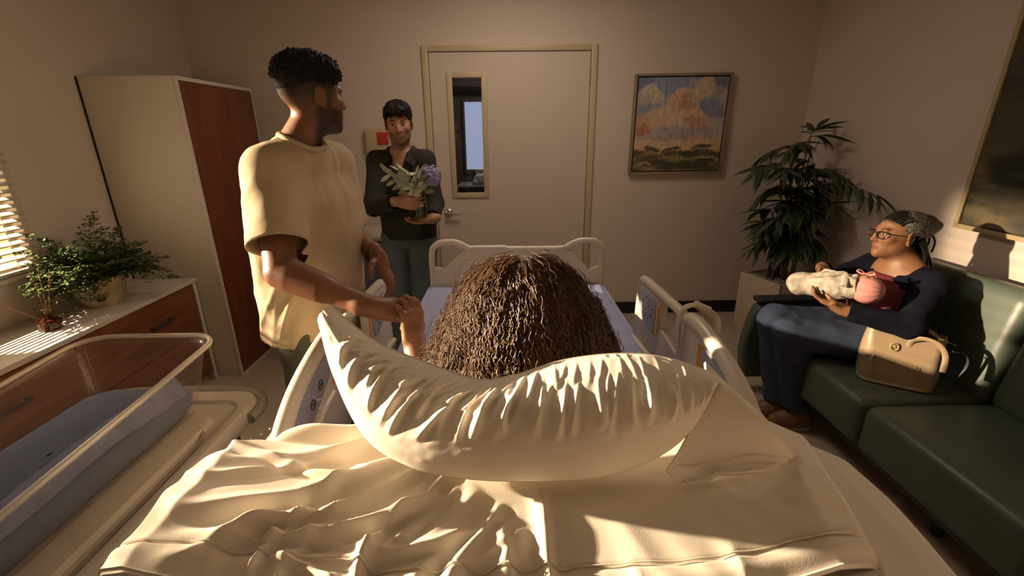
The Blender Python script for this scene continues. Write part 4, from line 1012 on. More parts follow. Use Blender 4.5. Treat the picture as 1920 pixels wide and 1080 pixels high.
def head(S, c, fr, sc=1., jaw=1., female=False):
    c = np.array(c, float); P = lambda x, y, z: c+sc*(fr[0]*x+fr[1]*y+fr[2]*z)
    E = lambda p, r, k=.02, sub=False, f=fr: S.ell(P(*p), np.array(r)*sc, f, k*sc, sub)
    E((0, -.022, .034), (.0745, .094, .083)); E((0, .010, .0), (.068, .082, .095)); E((0, .030, -.045), (.056*jaw, .060, .062), .03)
    E((0, .046, -.082), (.040*jaw, .040, .032), .03); E((0, .077, -.097), (.019*jaw, .015, .016), .02)
    for s in (-1, 1):
        E((s*.050, .012, -.062), (.014*jaw, .030, .026), .025); E((s*.042, .060, -.016), (.022, .022, .018), .02)
    S.cone(P(-.034, .079, .026), P(.034, .079, .026), .010*sc, .010*sc, .016*sc)
    for s in (-1, 1): E((s*.031, .094, .006), (.017, .014, .0115), .012, True)
    for s in (-1, 1): E((s*.031, .0745, .005), (.0135, .0125, .0120), .003)
    S.chain([P(0, .086, .018), P(0, .098, -.006), P(0, .107, -.024)], [.0085*sc, .0085*sc, .0115*sc], .012*sc)
    for s in (-1, 1): E((s*.0125, .096, -.028), (.0075, .010, .0075), .006)
    E((0, .0885, -.053), (.0225, .010, .0055), .006); E((0, .0885, -.0635), (.020, .010, .0065), .006); E((0, .1045, -.058), (.018, .006, .0014), .003, True)
    for s in (-1, 1):
        fe = np.array([fr[0]*math.cos(s*.35)-fr[1]*math.sin(s*.35)*1, fr[0]*math.sin(s*.35)+fr[1]*math.cos(s*.35), fr[2]])
        E((s*.0790, -.014, -.002), (.0075, .0205, .033), .005, False, fe); E((s*.0775, -.006, -.028), (.0065, .010, .012), .006, False, fe)
        E((s*.0875, -.008, .0), (.005, .010, .018), .003, True, fe)
def loc(V, c, fr): return (V-np.array(c))@np.array(fr).T
def paint_head(V, c, fr, C, sc=1., beard=None, brow=(.02, .014, .01), lips=None, scalp=None, iris=(.03, .015, .008)):
    q = loc(V, c, fr)/sc; x, y, z = np.abs(q[:, 0]), q[:, 1], q[:, 2]; near = (np.linalg.norm(q, axis=1) < .16)
    def ap(col, w): nonlocal C; C = mixc(C, col, np.clip(w, 0, 1)*near)
    if lips is not None: ap(lips, (y > .07)*(1-sstep(.7, 1.2, (x/.025)**2+((z+.058)/.0115)**2))*.8)
    if beard is not None:
        jawm = sstep(-.030, -.055, z-.25*(x-.03))*sstep(-.03, .0, y+.2*x)
        must = (1-sstep(.7, 1.3, (x/.032)**2+((z+.043)/.007)**2))*(y > .06)
        mouth = (1-sstep(.8, 1.2, (x/.024)**2+((z+.059)/.010)**2))*(y > .06)
        side = sstep(.055, .063, x)*sstep(-.004, .012, y)*sstep(.045, .02, y)*sstep(.03, .0, z)*sstep(-.08, -.06, z)
        ap(beard[0], beard[1]*np.maximum(np.maximum(jawm, must)*(1-mouth), side*.8))
    ap(brow, (y > .055)*(1-sstep(.6, 1.3, ((x-.033)/.021)**2+((z-.030-.12*(x-.02))/.0048)**2))*.9)
    ew = (y > .068)*(1-sstep(.75, 1.15, ((x-.031)/.0135)**2+((z-.004)/.0046)**2)); ap((.36, .31, .27), ew)
    ap(iris, (y > .068)*(1-sstep(.8, 1.2, ((x-.031)/.0058)**2+((z-.005)/.0058)**2))); ap((.03, .02, .015), (y > .06)*(1-sstep(.4, 1.2, np.abs((z-.0125+8*(x-.031)**2)/.0022)))*(np.abs(x-.031) < .015)*.8)
    if scalp is not None: ap(scalp[0], scalp[1](x, y, z))
    return C
def skinmat(name, spec=.45): return mat(name, (1, 1, 1), .48, var=.10, vscale=40, bump=.06, bscale=260, attr=True, spec=spec, **{'Subsurface Weight': .08, 'Subsurface Radius': (.02, .008, .004)})
M['skin'] = skinmat('skin')
def skin_detail(V, base, seed=0):
    n = fbm(V*28, 3, seed); C = np.tile(np.array(base), (len(V), 1))*(1+.10*n[:, None]); return C
def body(name_geo, S, axes, parent, base, painters, it=1):
    V, Q = S.mesh(*axes); V = relax(V, Q, it, .4); C = skin_detail(V, base)
    for p in painters: C = p(V, C)
    return part('body', (V, Q), M['skin'], parent, col=np.clip(C, .002, 1), sharp=None)
def torso(S, neck, pel, sl, sr, f, s=1., belly=0., tr=.048):
    neck, pel, sl, sr = map(lambda a: np.array(a, float), (neck, pel, sl, sr)); up = nrm(neck-pel); H = np.linalg.norm(neck-pel)
    r = nrm(sr-sl); ff = nrm(np.cross(up, r)); fr = np.array([r, ff, up])
    S.ell(pel+up*H*.66, (.158*s, .105*s, .19), fr, .05); S.ell(pel+up*H*.36+ff*belly, (.145*s, .105*s+belly, .17), fr, .06); S.ell(pel+up*.03, (.165*s, .115*s, .13), fr, .05)
    S.cone(neck-up*.035, sl-up*.01, tr, .046, .04); S.cone(neck-up*.035, sr-up*.01, tr, .046, .04)
    return fr
def crinkle(seed, a, sc, st=(1, 1, 1)):
    return lambda V: a*(ridged((V@np.array([st[0], st[1]*.7, st[2]*.3]))*sc, (V@np.array([.3, -.4, st[2]]))*sc*.6, seed, 2.)-.4)+.3*a*fbm(V*sc*1.6, 2, seed)
hairm = mat('black_hair', (.010, .008, .007), .6, var=.4, vscale=60, spec=.25)

# ======================= visitor at the bedside, beige T-shirt =======================
man = thing('person', 'man in beige T-shirt standing at the bed, looking back over his shoulder', 'person', (-.70, 1.51, 0))
hc = np.array((-.588, 1.527, 1.662)); hf = frame((.68, .73, -.02), (.05, 0, 1)); g = .94
nk, pel = np.array((-.651, 1.502, 1.518)), np.array((-.684, 1.511, .974))
sr_, sl_ = np.array((-.684, 1.360, 1.453)), np.array((-.595, 1.660, 1.453))
er, wr_ = np.array((-.612, 1.198, 1.200)), np.array((-.362, 1.140, 1.117))
el_, wl = np.array((-.595, 1.720, 1.206)), np.array((-.442, 1.525, 1.155))
S = SDF(); head(S, hc, hf, .91); S.cone(hc-hf[2]*.06-hf[1]*.014, nk, .050, .057, .025)
fr1 = torso(S, nk, pel, sl_, sr_, None, .92, tr=.044)
S.chain([sr_, er, wr_], [.054, .041, .028], .02); S.cone(er*.85+wr_*.15, er*.55+wr_*.45, .043, .037, .02)
S.chain([sl_, el_, wl], [.052, .041, .027], .02)
hand(S, wr_, (.97, .10, -.16), (-.10, .55, -.82), False, ((.75, .9, .5), (.85, .95, .5), (.9, .95, .5), (.95, .9, .5)), ((.022, .018, .006), (.040, .050, .020), (.036, .080, .032), (.020, .100, .036)), .98)
hand(S, wl, (.42, -.22, -.85), (-.85, -.1, -.5), True, ((.25, .6, .45), (.25, .65, .45), (.3, .65, .45), (.35, .6, .4)), ((.022, .010, .006), (.050, .020, .016), (.070, .040, .026), (.078, .062, .030)), .98)
hipr, hipl = pel+np.array((.01, -.10, -.02)), pel+np.array((.02, .10, -.02))
for h, k, a in ((hipr, (-.685, 1.39, .50), (-.725, 1.39, .09)), (hipl, (-.67, 1.63, .50), (-.71, 1.64, .09))):
    S.chain([h, k, a], [.088, .058, .040], .03); a = np.array(a); S.chain([a+[-.03, 0, -.045], a+[.05, 0, -.05], a+[.15, 0, -.062]], [.042, .04, .026], .02)
def fade(x, y, z):
    line = .055-.50*(y+.01)*(y > -.01)*0; top = sstep(.030, .062, z+.9*np.minimum(0, y)*.35); back = sstep(-.065, .025, z)*sstep(.0, -.02, y)*.97
    temple = sstep(-.015, .045, z)*sstep(.060, .045, y)*.97
    return np.clip(np.maximum(np.maximum(top*sstep(.082, .07, y), back), temple), 0, 1)*np.where((x > .0755) & (z < .036) & (y > -.045) & (y < .012), 0., 1.)
body('body', S, (axis(-.95, -.20, .006, (-.72, -.48, .0032)), axis(1.02, 1.86, .006, (1.42, 1.63, .0032)), axis(0, 1.82, .010, (1.03, 1.26, .0035), (1.52, 1.82, .0029))), man, (.24, .105, .052),
     [lambda V, C: paint_head(V, hc, hf, C, .91, ((.018, .012, .010), .93), scalp=((.016, .011, .009), fade), lips=(.20, .08, .06))])
# short curly hair, fuller on top
S = SDF(); P = lambda x, y, z: hc+.91*(hf[0]*x+hf[1]*y+hf[2]*z)
S.ell(P(0, -.012, .054), (.069, .088, .080), hf, .03).ell(P(0, .045, .084), (.050, .042, .037), hf, .03).ell(P(0, -.060, .054), (.055, .058, .063), hf, .03)
V, Q = S.mesh(axis(-.75, -.46, .0028), axis(1.38, 1.68, .0028), axis(1.60, 1.86, .0028)); q = loc(V, hc, hf)/.91
N = vnormals(V, Q); cu = np.abs(np.sin(V[:, 0]*420+3*vnoise(V*60, 1))*np.sin(V[:, 1]*410+3*vnoise(V*60, 2))*np.sin(V[:, 2]*400+3*vnoise(V*60, 3)))
V = V+N*((.008*cu+.005*vnoise(V*110, 5))*sstep(.02, .07, q[:, 2])-.003*sstep(.065, .03, q[:, 2]))[:, None]
keep = q[:, 2] > .036-.046*sstep(.0, -.08, q[:, 1])+.009*vnoise(V*120, 8)
keep &= ~((q[:, 1] > .075) & (q[:, 2] < .055))
Q = Q[keep[Q].all(1)]; part('hair', (V, Q), hairm, man, sharp=None)
# T-shirt
M['tee'] = mat('beige_cotton', (.52, .415, .27), .88, var=.06, vscale=8, bump=.10, bscale=380)
S = SDF(); up1 = fr1[2]
S.stack(pel-up1*.095, fr1, [0, .095, .235, .39, .485, .535, .575, .61], [.188, .193, .190, .195, .193, .174, .127, .08], [.138, .140, .138, .142, .133, .111, .089, .075], None, [.012, .012, .010, .010, .006, 0, -.005, -.005], .04, 2.3)
se = sr_*.30+er*.70; le = sl_*.30+el_*.70
S.cone(sr_+np.array((0, .02, -.005)), sr_*.2+er*.8, .070, .077, .05); S.cone(sl_+np.array((0, -.02, -.005)), sl_*.2+el_*.8, .068, .075, .05)
S.cone(nk-up1*.045, sr_+np.array((0, .0, .010)), .081, .060, .04); S.cone(nk-up1*.045, sl_+np.array((0, 0, .010)), .081, .060, .04)
def wr1(V):
    q_ = V-pel; an = np.arctan2(q_@fr1[0], q_@fr1[1]); h_ = q_@up1
    return .007*(ridged(an*2.6+h_*1.8, h_*1.6, 7, 2.)-.4)*sstep(.5, .35, h_)+.006*(ridged(an*4+h_*7, h_*5-an, 12, 2.)-.4)*sstep(.20, .05, h_)+.004*(ridged(h_*9+an*3, an*2.2+h_*3, 15, 2.2)-.4)+.0012*vnoise(V*40, 9)
ad = nrm(er-sr_); ald = nrm(el_-sl_)
def nearseg(a, b, r): 
    b_ = b-a; return lambda V: np.linalg.norm(V-a-np.clip(((V-a)@b_)/(b_@b_), 0, 1.2)[:, None]*b_, axis=1) < r
geo = cloth(S, (axis(-.96, -.42, .0055), axis(1.06, 1.90, .0055), axis(.84, 1.60, .0055)),
            [(pel-up1*.065+np.array((0, 0, 0)), -up1, lambda V: V[:, 2] < 1.0), ('cyl', nk+fr1[1]*.016, up1*.95+fr1[1]*.30, .065, lambda V: (V-nk)@up1 > -.12),
             (sr_+ad*.230, ad, nearseg(sr_, er, .118)), (sl_+ald*.220, ald, nearseg(sl_, el_, .118))], .004, wr1)
part('t_shirt', geo, M['tee'], man, sharp=None)
def neck_ring(V, c, ax, f, R, n=48):
    """points of the cloth's edge around the neck, ordered by angle"""
    ax = nrm(ax); w_ = V-c; h_ = w_@ax; w_ = w_-h_[:, None]*ax; dd = np.linalg.norm(w_, axis=1); m_ = (np.abs(dd-R) < .006) & (np.abs(h_) < .12)
    e1 = nrm(f-ax*(f@ax)); e2 = np.cross(ax, e1); an = np.arctan2(w_[m_]@e2, w_[m_]@e1); hh = h_[m_]; out = []
    for t_ in np.linspace(-math.pi, math.pi, n, endpoint=False):
        k = np.abs((an-t_+math.pi) % (2*math.pi)-math.pi) < .16; out.append((t_, hh[k].max() if k.any() else np.nan))
    o = np.array(out); ok = ~np.isnan(o[:, 1]); o[:, 1] = np.interp(o[:, 0], o[ok, 0], o[ok, 1]); h2 = o[:, 1]
    for _ in range(3): h2 = (np.roll(h2, 1)+h2*2+np.roll(h2, -1))/4
    return np.array([c+ax*h_+R*(e1*math.cos(t_)+e2*math.sin(t_)) for t_, h_ in zip(o[:, 0], h2)])
part('collar', tube(neck_ring(geo[0], nk+fr1[1]*.016, up1*.95+fr1[1]*.30, fr1[1], .065), .0090, 8, closed=True, flat=1.0), M['tee'], man, sharp=None)
M['pants'] = mat('olive_grey_trousers', (.085, .085, .065), .85, var=.1, bump=.15, bscale=200)
S = SDF(); S.ell(pel+np.array((0, 0, .0)), (.112, .150, .12), np.array([[1, 0, 0], [0, 1, 0], [0, 0, 1.]]), .04)
for h, k, a in ((hipr, (-.685, 1.39, .50), (-.725, 1.39, .05)), (hipl, (-.67, 1.63, .50), (-.71, 1.64, .05))): S.chain([h, k, a], [.090, .080, .075], .03)
part('trousers', cloth(S, (axis(-.95, -.45, .009), axis(1.2, 1.85, .009), axis(-.03, 1.1, .009)), [((0, 0, .06), (0, 0, -1), None), ((0, 0, 1.0), (0, 0, 1), None)], .004, crinkle(4, .006, 9)), M['pants'], man, sharp=None)
for h, a in ((0, (-.725, 1.39)), (1, (-.71, 1.64))):
    S = SDF().chain([(a[0]-.04, a[1], .045), (a[0]+.06, a[1], .042), (a[0]+.17, a[1], .035)], [.044, .044, .034], .02)
    V, Q = S.mesh(axis(a[0]-.12, a[0]+.25, .006), axis(a[1]-.07, a[1]+.07, .006), axis(-.02, .14, .006)); V[:, 2] = np.maximum(V[:, 2], .001); part('shoe', (V, Q), M['ink'], man, sharp=None)
wd_ = nrm(wl-el_); wc = wl-wd_*.018; a1 = nrm(np.cross(wd_, [0, 0, 1.])); a2 = np.cross(wd_, a1)
wt = part('wristwatch', tube([wc+(a1*math.cos(t)+a2*math.sin(t))*.0325 for t in np.linspace(0, 6.283, 28, endpoint=False)], .016, 8, closed=True, flat=.35, upv=a1), M['ink'], man, label='black wristwatch')
fcn = nrm(np.array((.5, -.5, .7))-wd_*np.dot((.5, -.5, .7), wd_)); part('watch_face', xf(lathe([(0, 0), (.017, 0), (.018, .004), (.016, .008), (0, .009)], n=20), Matrix.Translation(Vector(wc+fcn*.030))@Vector(fcn).to_track_quat('Z', 'Y').to_matrix().to_4x4()), M['ink'], wt)

# ======================= visitor with flowers =======================
vis = thing('person', 'man in dark overshirt and jeans holding flowers beside the door', 'person', (-.655, 3.03, 0))
c2 = np.array((-.650, 2.985, 1.612)); f2 = frame((.16, -1, -.16), (0, -.16, 1))
nk2, pel2 = np.array((-.658, 3.035, 1.455)), np.array((-.650, 3.04, .93))
sr2, sl2 = np.array((-.812, 3.02, 1.390)), np.array((-.505, 3.00, 1.390))
er2, wr2 = np.array((-.815, 2.84, 1.135)), np.array((-.622, 2.655, 1.185))
el2, wl2 = np.array((-.455, 2.935, 1.125)), np.array((-.440, 2.735, 1.070))
VC = np.array((-.508, 2.675, 1.075))        # vase base centre
S = SDF(); head(S, c2, f2, .98); S.cone(c2-f2[2]*.05-f2[1]*.02, nk2, .054, .060, .03)
fr2 = torso(S, nk2, pel2, sl2, sr2, None)
S.chain([sr2, er2, wr2], [.05, .04, .028], .02); S.chain([sl2, el2, wl2], [.05, .04, .028], .02)
hand(S, wr2, (.94, -.30, -.10), (.30, .95, .0), False, ((.40, .55, .4),)*4, ((.022, .018, .006), (.044, .045, .018), (.050, .075, .032), (.044, .096, .045)), 1.0)
hand(S, wl2, (-.88, -.42, -.10), (.0, -.10, 1.), True, ((.2, .3, .3),)*4, None, 1.0)
for h, k, a in (((-.745, 3.04, .90), (-.735, 2.99, .50), (-.745, 3.05, .09)), ((-.565, 3.04, .90), (-.575, 2.99, .50), (-.565, 3.05, .09))):
    S.chain([h, k, a], [.085, .055, .04], .03)
def scalp2(x, y, z): return np.clip(sstep(.05, .06, z)*sstep(.09, .06, y)+sstep(.01, -.02, y)*sstep(-.06, -.045, z), 0, 1)
body('body', S, (axis(-.95, -.33, .006, (-.76, -.54, .0032)), axis(2.55, 3.2, .006, (2.85, 3.10, .0032)), axis(0.04, 1.75, .012, (1.03, 1.24, .004), (1.46, 1.74, .0032))), vis, (.42, .22, .135),
     [lambda V, C: paint_head(V, c2, f2, C, .98, ((.06, .04, .03), .55), scalp=((.016, .011, .009), scalp2), lips=(.30, .12, .09), brow=(.015, .010, .008))])
S = SDF(); P2 = lambda x, y, z: c2+.98*(f2[0]*x+f2[1]*y+f2[2]*z)
S.ell(P2(0, -.018, .057), (.086, .102, .080), f2, .03).ell(P2(-.022, .056, .092), (.050, .042, .032), f2, .03).ell(P2(.034, .060, .088), (.042, .036, .030), f2, .03).ell(P2(0, -.07, .0), (.068, .05, .07), f2, .03)
V, Q = S.mesh(axis(-.78, -.52, .0032), axis(2.83, 3.15, .0032), axis(1.50, 1.78, .0032)); q = loc(V, c2, f2)/.98; N = vnormals(V, Q)
ang = np.arctan2(q[:, 0]-.015, q[:, 1]+.03); V = V+N*(.0065*(ridged(ang*5, q[:, 2]*14, 6, 1.6)-.3)+.003*vnoise(V*80, 4))[:, None]
keep = (q[:, 2] > .056+.012*np.sin(q[:, 0]*120)) | ((q[:, 1] < -.012) & (q[:, 2] > -.065)) | ((np.abs(q[:, 0]) > .066) & (q[:, 2] > .012))
Q = Q[keep[Q].all(1)]; part('hair', (V, Q), hairm, vis, sharp=None)
for i in range(24):      # fringe swept to both sides of the parting
    s_ = (i-11.5)/11.5; sg = 1 if s_ > 0 else -1; p0 = P2(s_*.03+.010, .068-.01*s_*s_, .108); p1 = P2(s_*.050+sg*.008+.008, .100-.022*s_*s_, .088-.010*abs(s_)); p2_ = P2(s_*.058+sg*.016, .098-.036*s_*s_, .074-.022*abs(s_)+.008*math.sin(i*1.7))
    part('lock', tube(smoothpath([p0, p1, p2_], 8), np.linspace(.0085, .0020, 8), 6), hairm, vis)
M['overshirt'] = mat('dark_green_black_cotton', (.017, .018, .014), .9, var=.15, bump=.15, bscale=300)
S = SDF(); up2 = fr2[2]
S.stack(pel2-up2*.06, fr2, [0, .10, .25, .40, .46, .51, .55], [.178, .180, .182, .186, .175, .145, .085], [.125, .125, .128, .128, .118, .10, .08], None, None, .04, 2.4)
S.chain([sr2, er2, wr2-nrm(wr2-er2)*.01], [.062, .056, .046], .035); S.chain([sl2, el2, wl2-nrm(wl2-el2)*.01], [.062, .056, .046], .035)
S.cone(nk2-up2*.05, sr2+up2*.008, .062, .058, .04); S.cone(nk2-up2*.05, sl2+up2*.008, .062, .058, .04)
rd_, ld_ = nrm(wr2-er2), nrm(wl2-el2)
def vneck(V, nk_, fr_, w, dep, wmin):
    q_ = V-nk_; lat = q_@fr_[0]; hgt = q_@fr_[2]; c = np.where(q_@fr_[1] > .02, w*np.clip((hgt+dep)/dep, 0, 1.2)+wmin*0-np.abs(lat), -1.); return c, -np.sign(lat)[:, None]*fr_[0]
fvm = lambda V: (np.abs((V-nk2)@fr2[0]-.0) < .055*sstep(-.20, .02, (V-nk2)@up2)+.004) & (((V-nk2)@fr2[1]) > .03) & (V[:, 2] > 1.27)
geo = cloth(S, (axis(-.98, -.32, .006), axis(2.6, 3.25, .006), axis(.82, 1.56, .006)), [(pel2-up2*.03, -up2, lambda V: V[:, 2] < 1.0), ('cyl', nk2+fr2[1]*.01, up2+fr2[1]*.2, .060, lambda V: (V-nk2)@up2 > -.1), (wr2-rd_*.02, rd_, nearseg(er2, wr2, .09)), (wl2-ld_*.02, ld_, nearseg(el2, wl2, .09)),
            ('fn', lambda V: vneck(V, nk2, fr2, .055, .19, .01))], .004, lambda V: .006*(ridged(V[:, 2]*7+V[:, 0]*8, V[:, 2]*3+V[:, 0]*3, 3, 2.)-.4)+.003*vnoise(V*20, 2))
part('overshirt', geo, M['overshirt'], vis, sharp=None)
for s in (-1, 1):       # collar points
    pts = [nk2+up2*.030+fr2[0]*s*.066-fr2[1]*.040, nk2+up2*.024+fr2[0]*s*.074+fr2[1]*.03, nk2-up2*.050+fr2[0]*s*.046+fr2[1]*.112, nk2-up2*.085+fr2[0]*s*.100+fr2[1]*.128, nk2-up2*.020+fr2[0]*s*.122+fr2[1]*.050, nk2-up2*.0+fr2[0]*s*.105-fr2[1]*.04]
    V = np.array(pts); V2 = V-fr2[1]*.008-up2*.004; part('collar', (np.concatenate([V, V2]), [(0, 1, 4, 5), (1, 2, 3, 4), (11, 10, 7, 6), (10, 9, 8, 7)]+[(i, (i+1) % 6, (i+1) % 6+6, i+6) for i in range(6)]), M['overshirt'], vis, sharp=30)
S = SDF().stack(pel2+up2*.2, fr2, [0, .15, .25], [.15, .16, .13], [.10, .118, .10], k=.04)
part('undershirt', cloth(S, (axis(-.85, -.45, .008), axis(2.85, 3.2, .008), axis(1.1, 1.42, .008)), [(nk2-up2*.095, up2, None)], .003), M['ink'], vis, sharp=None)
M['jeans'] = mat('blue_grey_denim', (.095, .125, .155), .85, var=.2, vscale=12, bump=.2, bscale=300)
S = SDF().ell(pel2, (.165, .12, .12), None, .04)
for h, k, a in (((-.745, 3.04, .90), (-.735, 2.99, .50), (-.745, 3.05, .04)), ((-.565, 3.04, .90), (-.575, 2.99, .50), (-.565, 3.05, .04))): S.chain([h, k, a], [.100, .080, .078], .02)
part('jeans', cloth(S, (axis(-.9, -.42, .009), axis(2.85, 3.2, .009), axis(-.03, 1.06, .009)), [((0, 0, .05), (0, 0, -1), None), ((0, 0, 1.0), (0, 0, 1), None)], .004, crinkle(6, .008, 9)), M['jeans'], vis, sharp=None)
for x in (-.745, -.565):
    S = SDF().chain([(x, 3.08, .045), (x, 2.98, .042), (x, 2.87, .035)], [.044, .044, .034], .02); V, Q = S.mesh(axis(x-.07, x+.07, .007), axis(2.8, 3.15, .007), axis(-.02, .14, .007)); V[:, 2] = np.maximum(V[:, 2], .001); part('shoe', (V, Q), M['ink'], vis, sharp=None)

# bouquet in a glass jar
M['jar'] = glassy('green_water_glass', (.80, .84, .74), .04, 1.4, fac=.06)
M['sage'] = mat('sage_leaf', (.42, .45, .32), .6, var=.2, vscale=30)
M['sage2'] = mat('pale_leaf', (.58, .57, .43), .6, var=.2, vscale=30)
M['petal'] = mat('lilac_petal', (.34, .31, .55), .7, var=.25, vscale=40)
bq = thing('bouquet', 'glass vase of pale leaves and lilac flowers held by the visitor', 'bouquet', tuple(VC))
part('vase', lathe([(0, 0), (.040, 0), (.046, .006), (.050, .06), (.048, .12), (.040, .150), (.043, .165), (.040, .165), (.037, .150), (.044, .12), (.046, .06), (.042, .010), (0, .008)], VC, 28), M['jar'], bq, sharp=None)
part('water', lathe([(0, .010), (.041, .011), (.045, .06), (.043, .105), (0, .106)], VC, 24), glassy('vase_water', (.72, .78, .62), .02, 1.33, fac=.03), bq)
rs = np.random.RandomState(9); top = VC+np.array((0, 0, .16))
for i in range(9):
    a = i*2.4; part('stem', tube([VC+np.array((.02*math.cos(a+2), .02*math.sin(a+2), .015)), VC+np.array((.02*math.cos(a), .02*math.sin(a), .15)), top+np.array((.05*math.cos(a), .04*math.sin(a), .07))], .003, 6), M['sage'], bq)
def blade(L, W):
    n = 6; V = []; F = []
    for i in range(n):
        t = i/(n-1); w = W*math.sin(math.pi*(t*.93+.05))**.75; z = .25*L*t*t
        V += [(-w, t*L, z+.25*w), (0, t*L, z), (w, t*L, z+.25*w)]
    for i in range(n-1): F += [(3*i, 3*i+1, 3*i+4, 3*i+3), (3*i+1, 3*i+2, 3*i+5, 3*i+4)]
    return np.array(V), F
bms = [mkmesh('leaf', *blade(L, W), M[m]) for L, W, m in ((.085, .020, 'sage'), (.075, .022, 'sage2'), (.065, .016, 'sage2'), (.095, .018, 'sage'))]
def put(mesh_, nm, parent, p, d, up_, s=1.):
    d = nrm(d); x = nrm(np.cross(d, up_)); z = np.cross(x, d); o = bpy.data.objects.new(nm, mesh_); COL.objects.link(o); o.parent = parent
    o.matrix_local = Matrix.Translation(Vector(np.array(p)-WLOC[parent.name]))@Matrix(((x[0], d[0], z[0], 0), (x[1], d[1], z[1], 0), (x[2], d[2], z[2], 0), (0, 0, 0, 1)))@Matrix.Scale(s, 4); return o
for i in range(46):
    a = rs.uniform(0, 6.283); r = rs.uniform(.02, .075); z = rs.uniform(.0, .12); d = np.array((math.cos(a), math.sin(a)*.8-.35, rs.uniform(-.35, .8)))
    put(bms[rs.randint(4)], 'leaf', bq, top+np.array((r*math.cos(a)-.02, r*math.sin(a)*.8-.01, z)), d, np.array((0, -.5, .8))+rs.normal(0, .3, 3), rs.uniform(.75, 1.1))
for k in range(8):      # side sprig to the left
    p = top+np.array((-.05-.015*k, -.03, .03+.012*k)); put(bms[0], 'leaf', bq, p, (-.5+.2*(k % 2), -.3, .8 if k % 2 else -.5), (-.3, -.8, .3), .8)
part('stem', tube([top+np.array((-.01, 0, .0)), top+np.array((-.09, -.03, .06)), top+np.array((-.165, -.03, .12))], .0025, 6), M['sage'], bq)
hc_ = top+np.array((.085, -.005, .085)); fl = []
pm = (np.array([(0, 0, 0), (-.008, .006, .002), (0, .013, .004), (.008, .006, .002)]))
for i in range(150):
    ph = math.acos(1-1.75*(i+.5)/150); a = i*2.39996; n_ = np.array((math.sin(ph)*math.cos(a), math.sin(ph)*math.sin(a), math.cos(ph))); t1 = nrm(np.cross(n_, [.3, .2, 1.])); t2 = np.cross(n_, t1); c_ = hc_+n_*np.array((.052, .05, .058))*(1+.05*rs.randn())
    for k in range(4):
        b = k*1.5708+i; e1 = t1*math.cos(b)+t2*math.sin(b); e2 = np.cross(n_, e1); fl.append((np.array([c_+e2*q[0]+e1*q[1]+n_*q[2] for q in pm]), [(0, 1, 2, 3)]))
part('flower_head', merge(*fl), M['petal'], bq, smooth=False, kind='stuff', label='rounded head of small lilac florets')
for i in range(5):      # pale bloom in the middle
    a = i*1.2566; put(bms[1], 'petal', bq, top+np.array((.0, -.045, .015)), (math.cos(a), -.5, math.sin(a)), (0, -1, .2), .7)

# ======================= seated woman =======================
wom = thing('person', 'woman with glasses and headscarf seated on the sofa cradling a baby', 'person', (1.80, 2.13, 0))
c3 = np.array((1.888, 2.140, 1.066)); f3 = frame((-.975, .13, .03), (.10, 0, 1))
nk3, pel3 = np.array((1.945, 2.125, .925)), np.array((1.925, 2.12, .545))
sr3, sl3 = np.array((1.925, 2.290, .865)), np.array((1.955, 1.950, .865))
er3, wr3 = np.array((1.735, 2.375, .745)), np.array((1.625, 2.235, .880))
el3, wl3 = np.array((1.800, 1.850, .715)), np.array((1.565, 1.965, .755))
S = SDF(); head(S, c3, f3, .97, .95, True); S.cone(c3-f3[2]*.05-f3[1]*.015, nk3, .048, .056, .03)
fr3 = torso(S, nk3, pel3, sl3, sr3, None, 1.0, .015)
S.ell(nk3-fr3[2]*.15+fr3[1]*.085+fr3[0]*.07, (.065, .055, .06), fr3, .03).ell(nk3-fr3[2]*.15+fr3[1]*.085-fr3[0]*.07, (.065, .055, .06), fr3, .03)
S.chain([sr3, er3, wr3], [.052, .042, .027], .02); S.chain([sl3, el3, wl3], [.052, .042, .027], .02)
hand(S, wr3, (-.40, -.88, .10), (-.35, .05, -.93), False, ((.35, .45, .3),)*4, ((.022, .018, .006), (.046, .046, .012), (.052, .074, .018), (.05, .095, .022)), .95)
hand(S, wl3, (-.72, .62, .28), (.35, -.02, .93), True, ((.25, .45, .3), (.3, .45, .3), (.3, .45, .3), (.35, .5, .3)), ((.022, .018, .006), (.046, .044, .018), (.050, .070, .030), (.046, .090, .040)), .95)
kr3, ar3 = np.array((1.450, 2.270, .580)), np.array((1.510, 2.205, .13)); kl3, al3 = np.array((1.475, 2.150, .545)), np.array((1.575, 2.125, .12))
S.chain([pel3+np.array((-.02, .10, -.01)), kr3, ar3], [.090, .058, .040], .03); S.chain([pel3+np.array((-.02, -.10, -.01)), kl3, al3], [.090, .058, .040], .03)
def scalp3(x, y, z): return np.clip(sstep(.052, .075, z+.4*(y-.04)*0)*sstep(.085, .06, y)+sstep(-.0, -.02, y)*sstep(-.06, -.04, z), 0, 1)
body('body', S, (axis(1.36, 2.12, .006, (1.75, 1.98, .0034)), axis(1.83, 2.45, .006, (2.04, 2.24, .0034)), axis(.08, 1.20, .007, (.72, .92, .004), (.93, 1.20, .0034))), wom, (.25, .118, .058),
     [lambda V, C: paint_head(V, c3, f3, C, .97, lips=(.24, .068, .05), scalp=((.018, .013, .011), scalp3), brow=(.05, .03, .02))])
P3 = lambda x, y, z: c3+.97*(f3[0]*x+f3[1]*y+f3[2]*z)
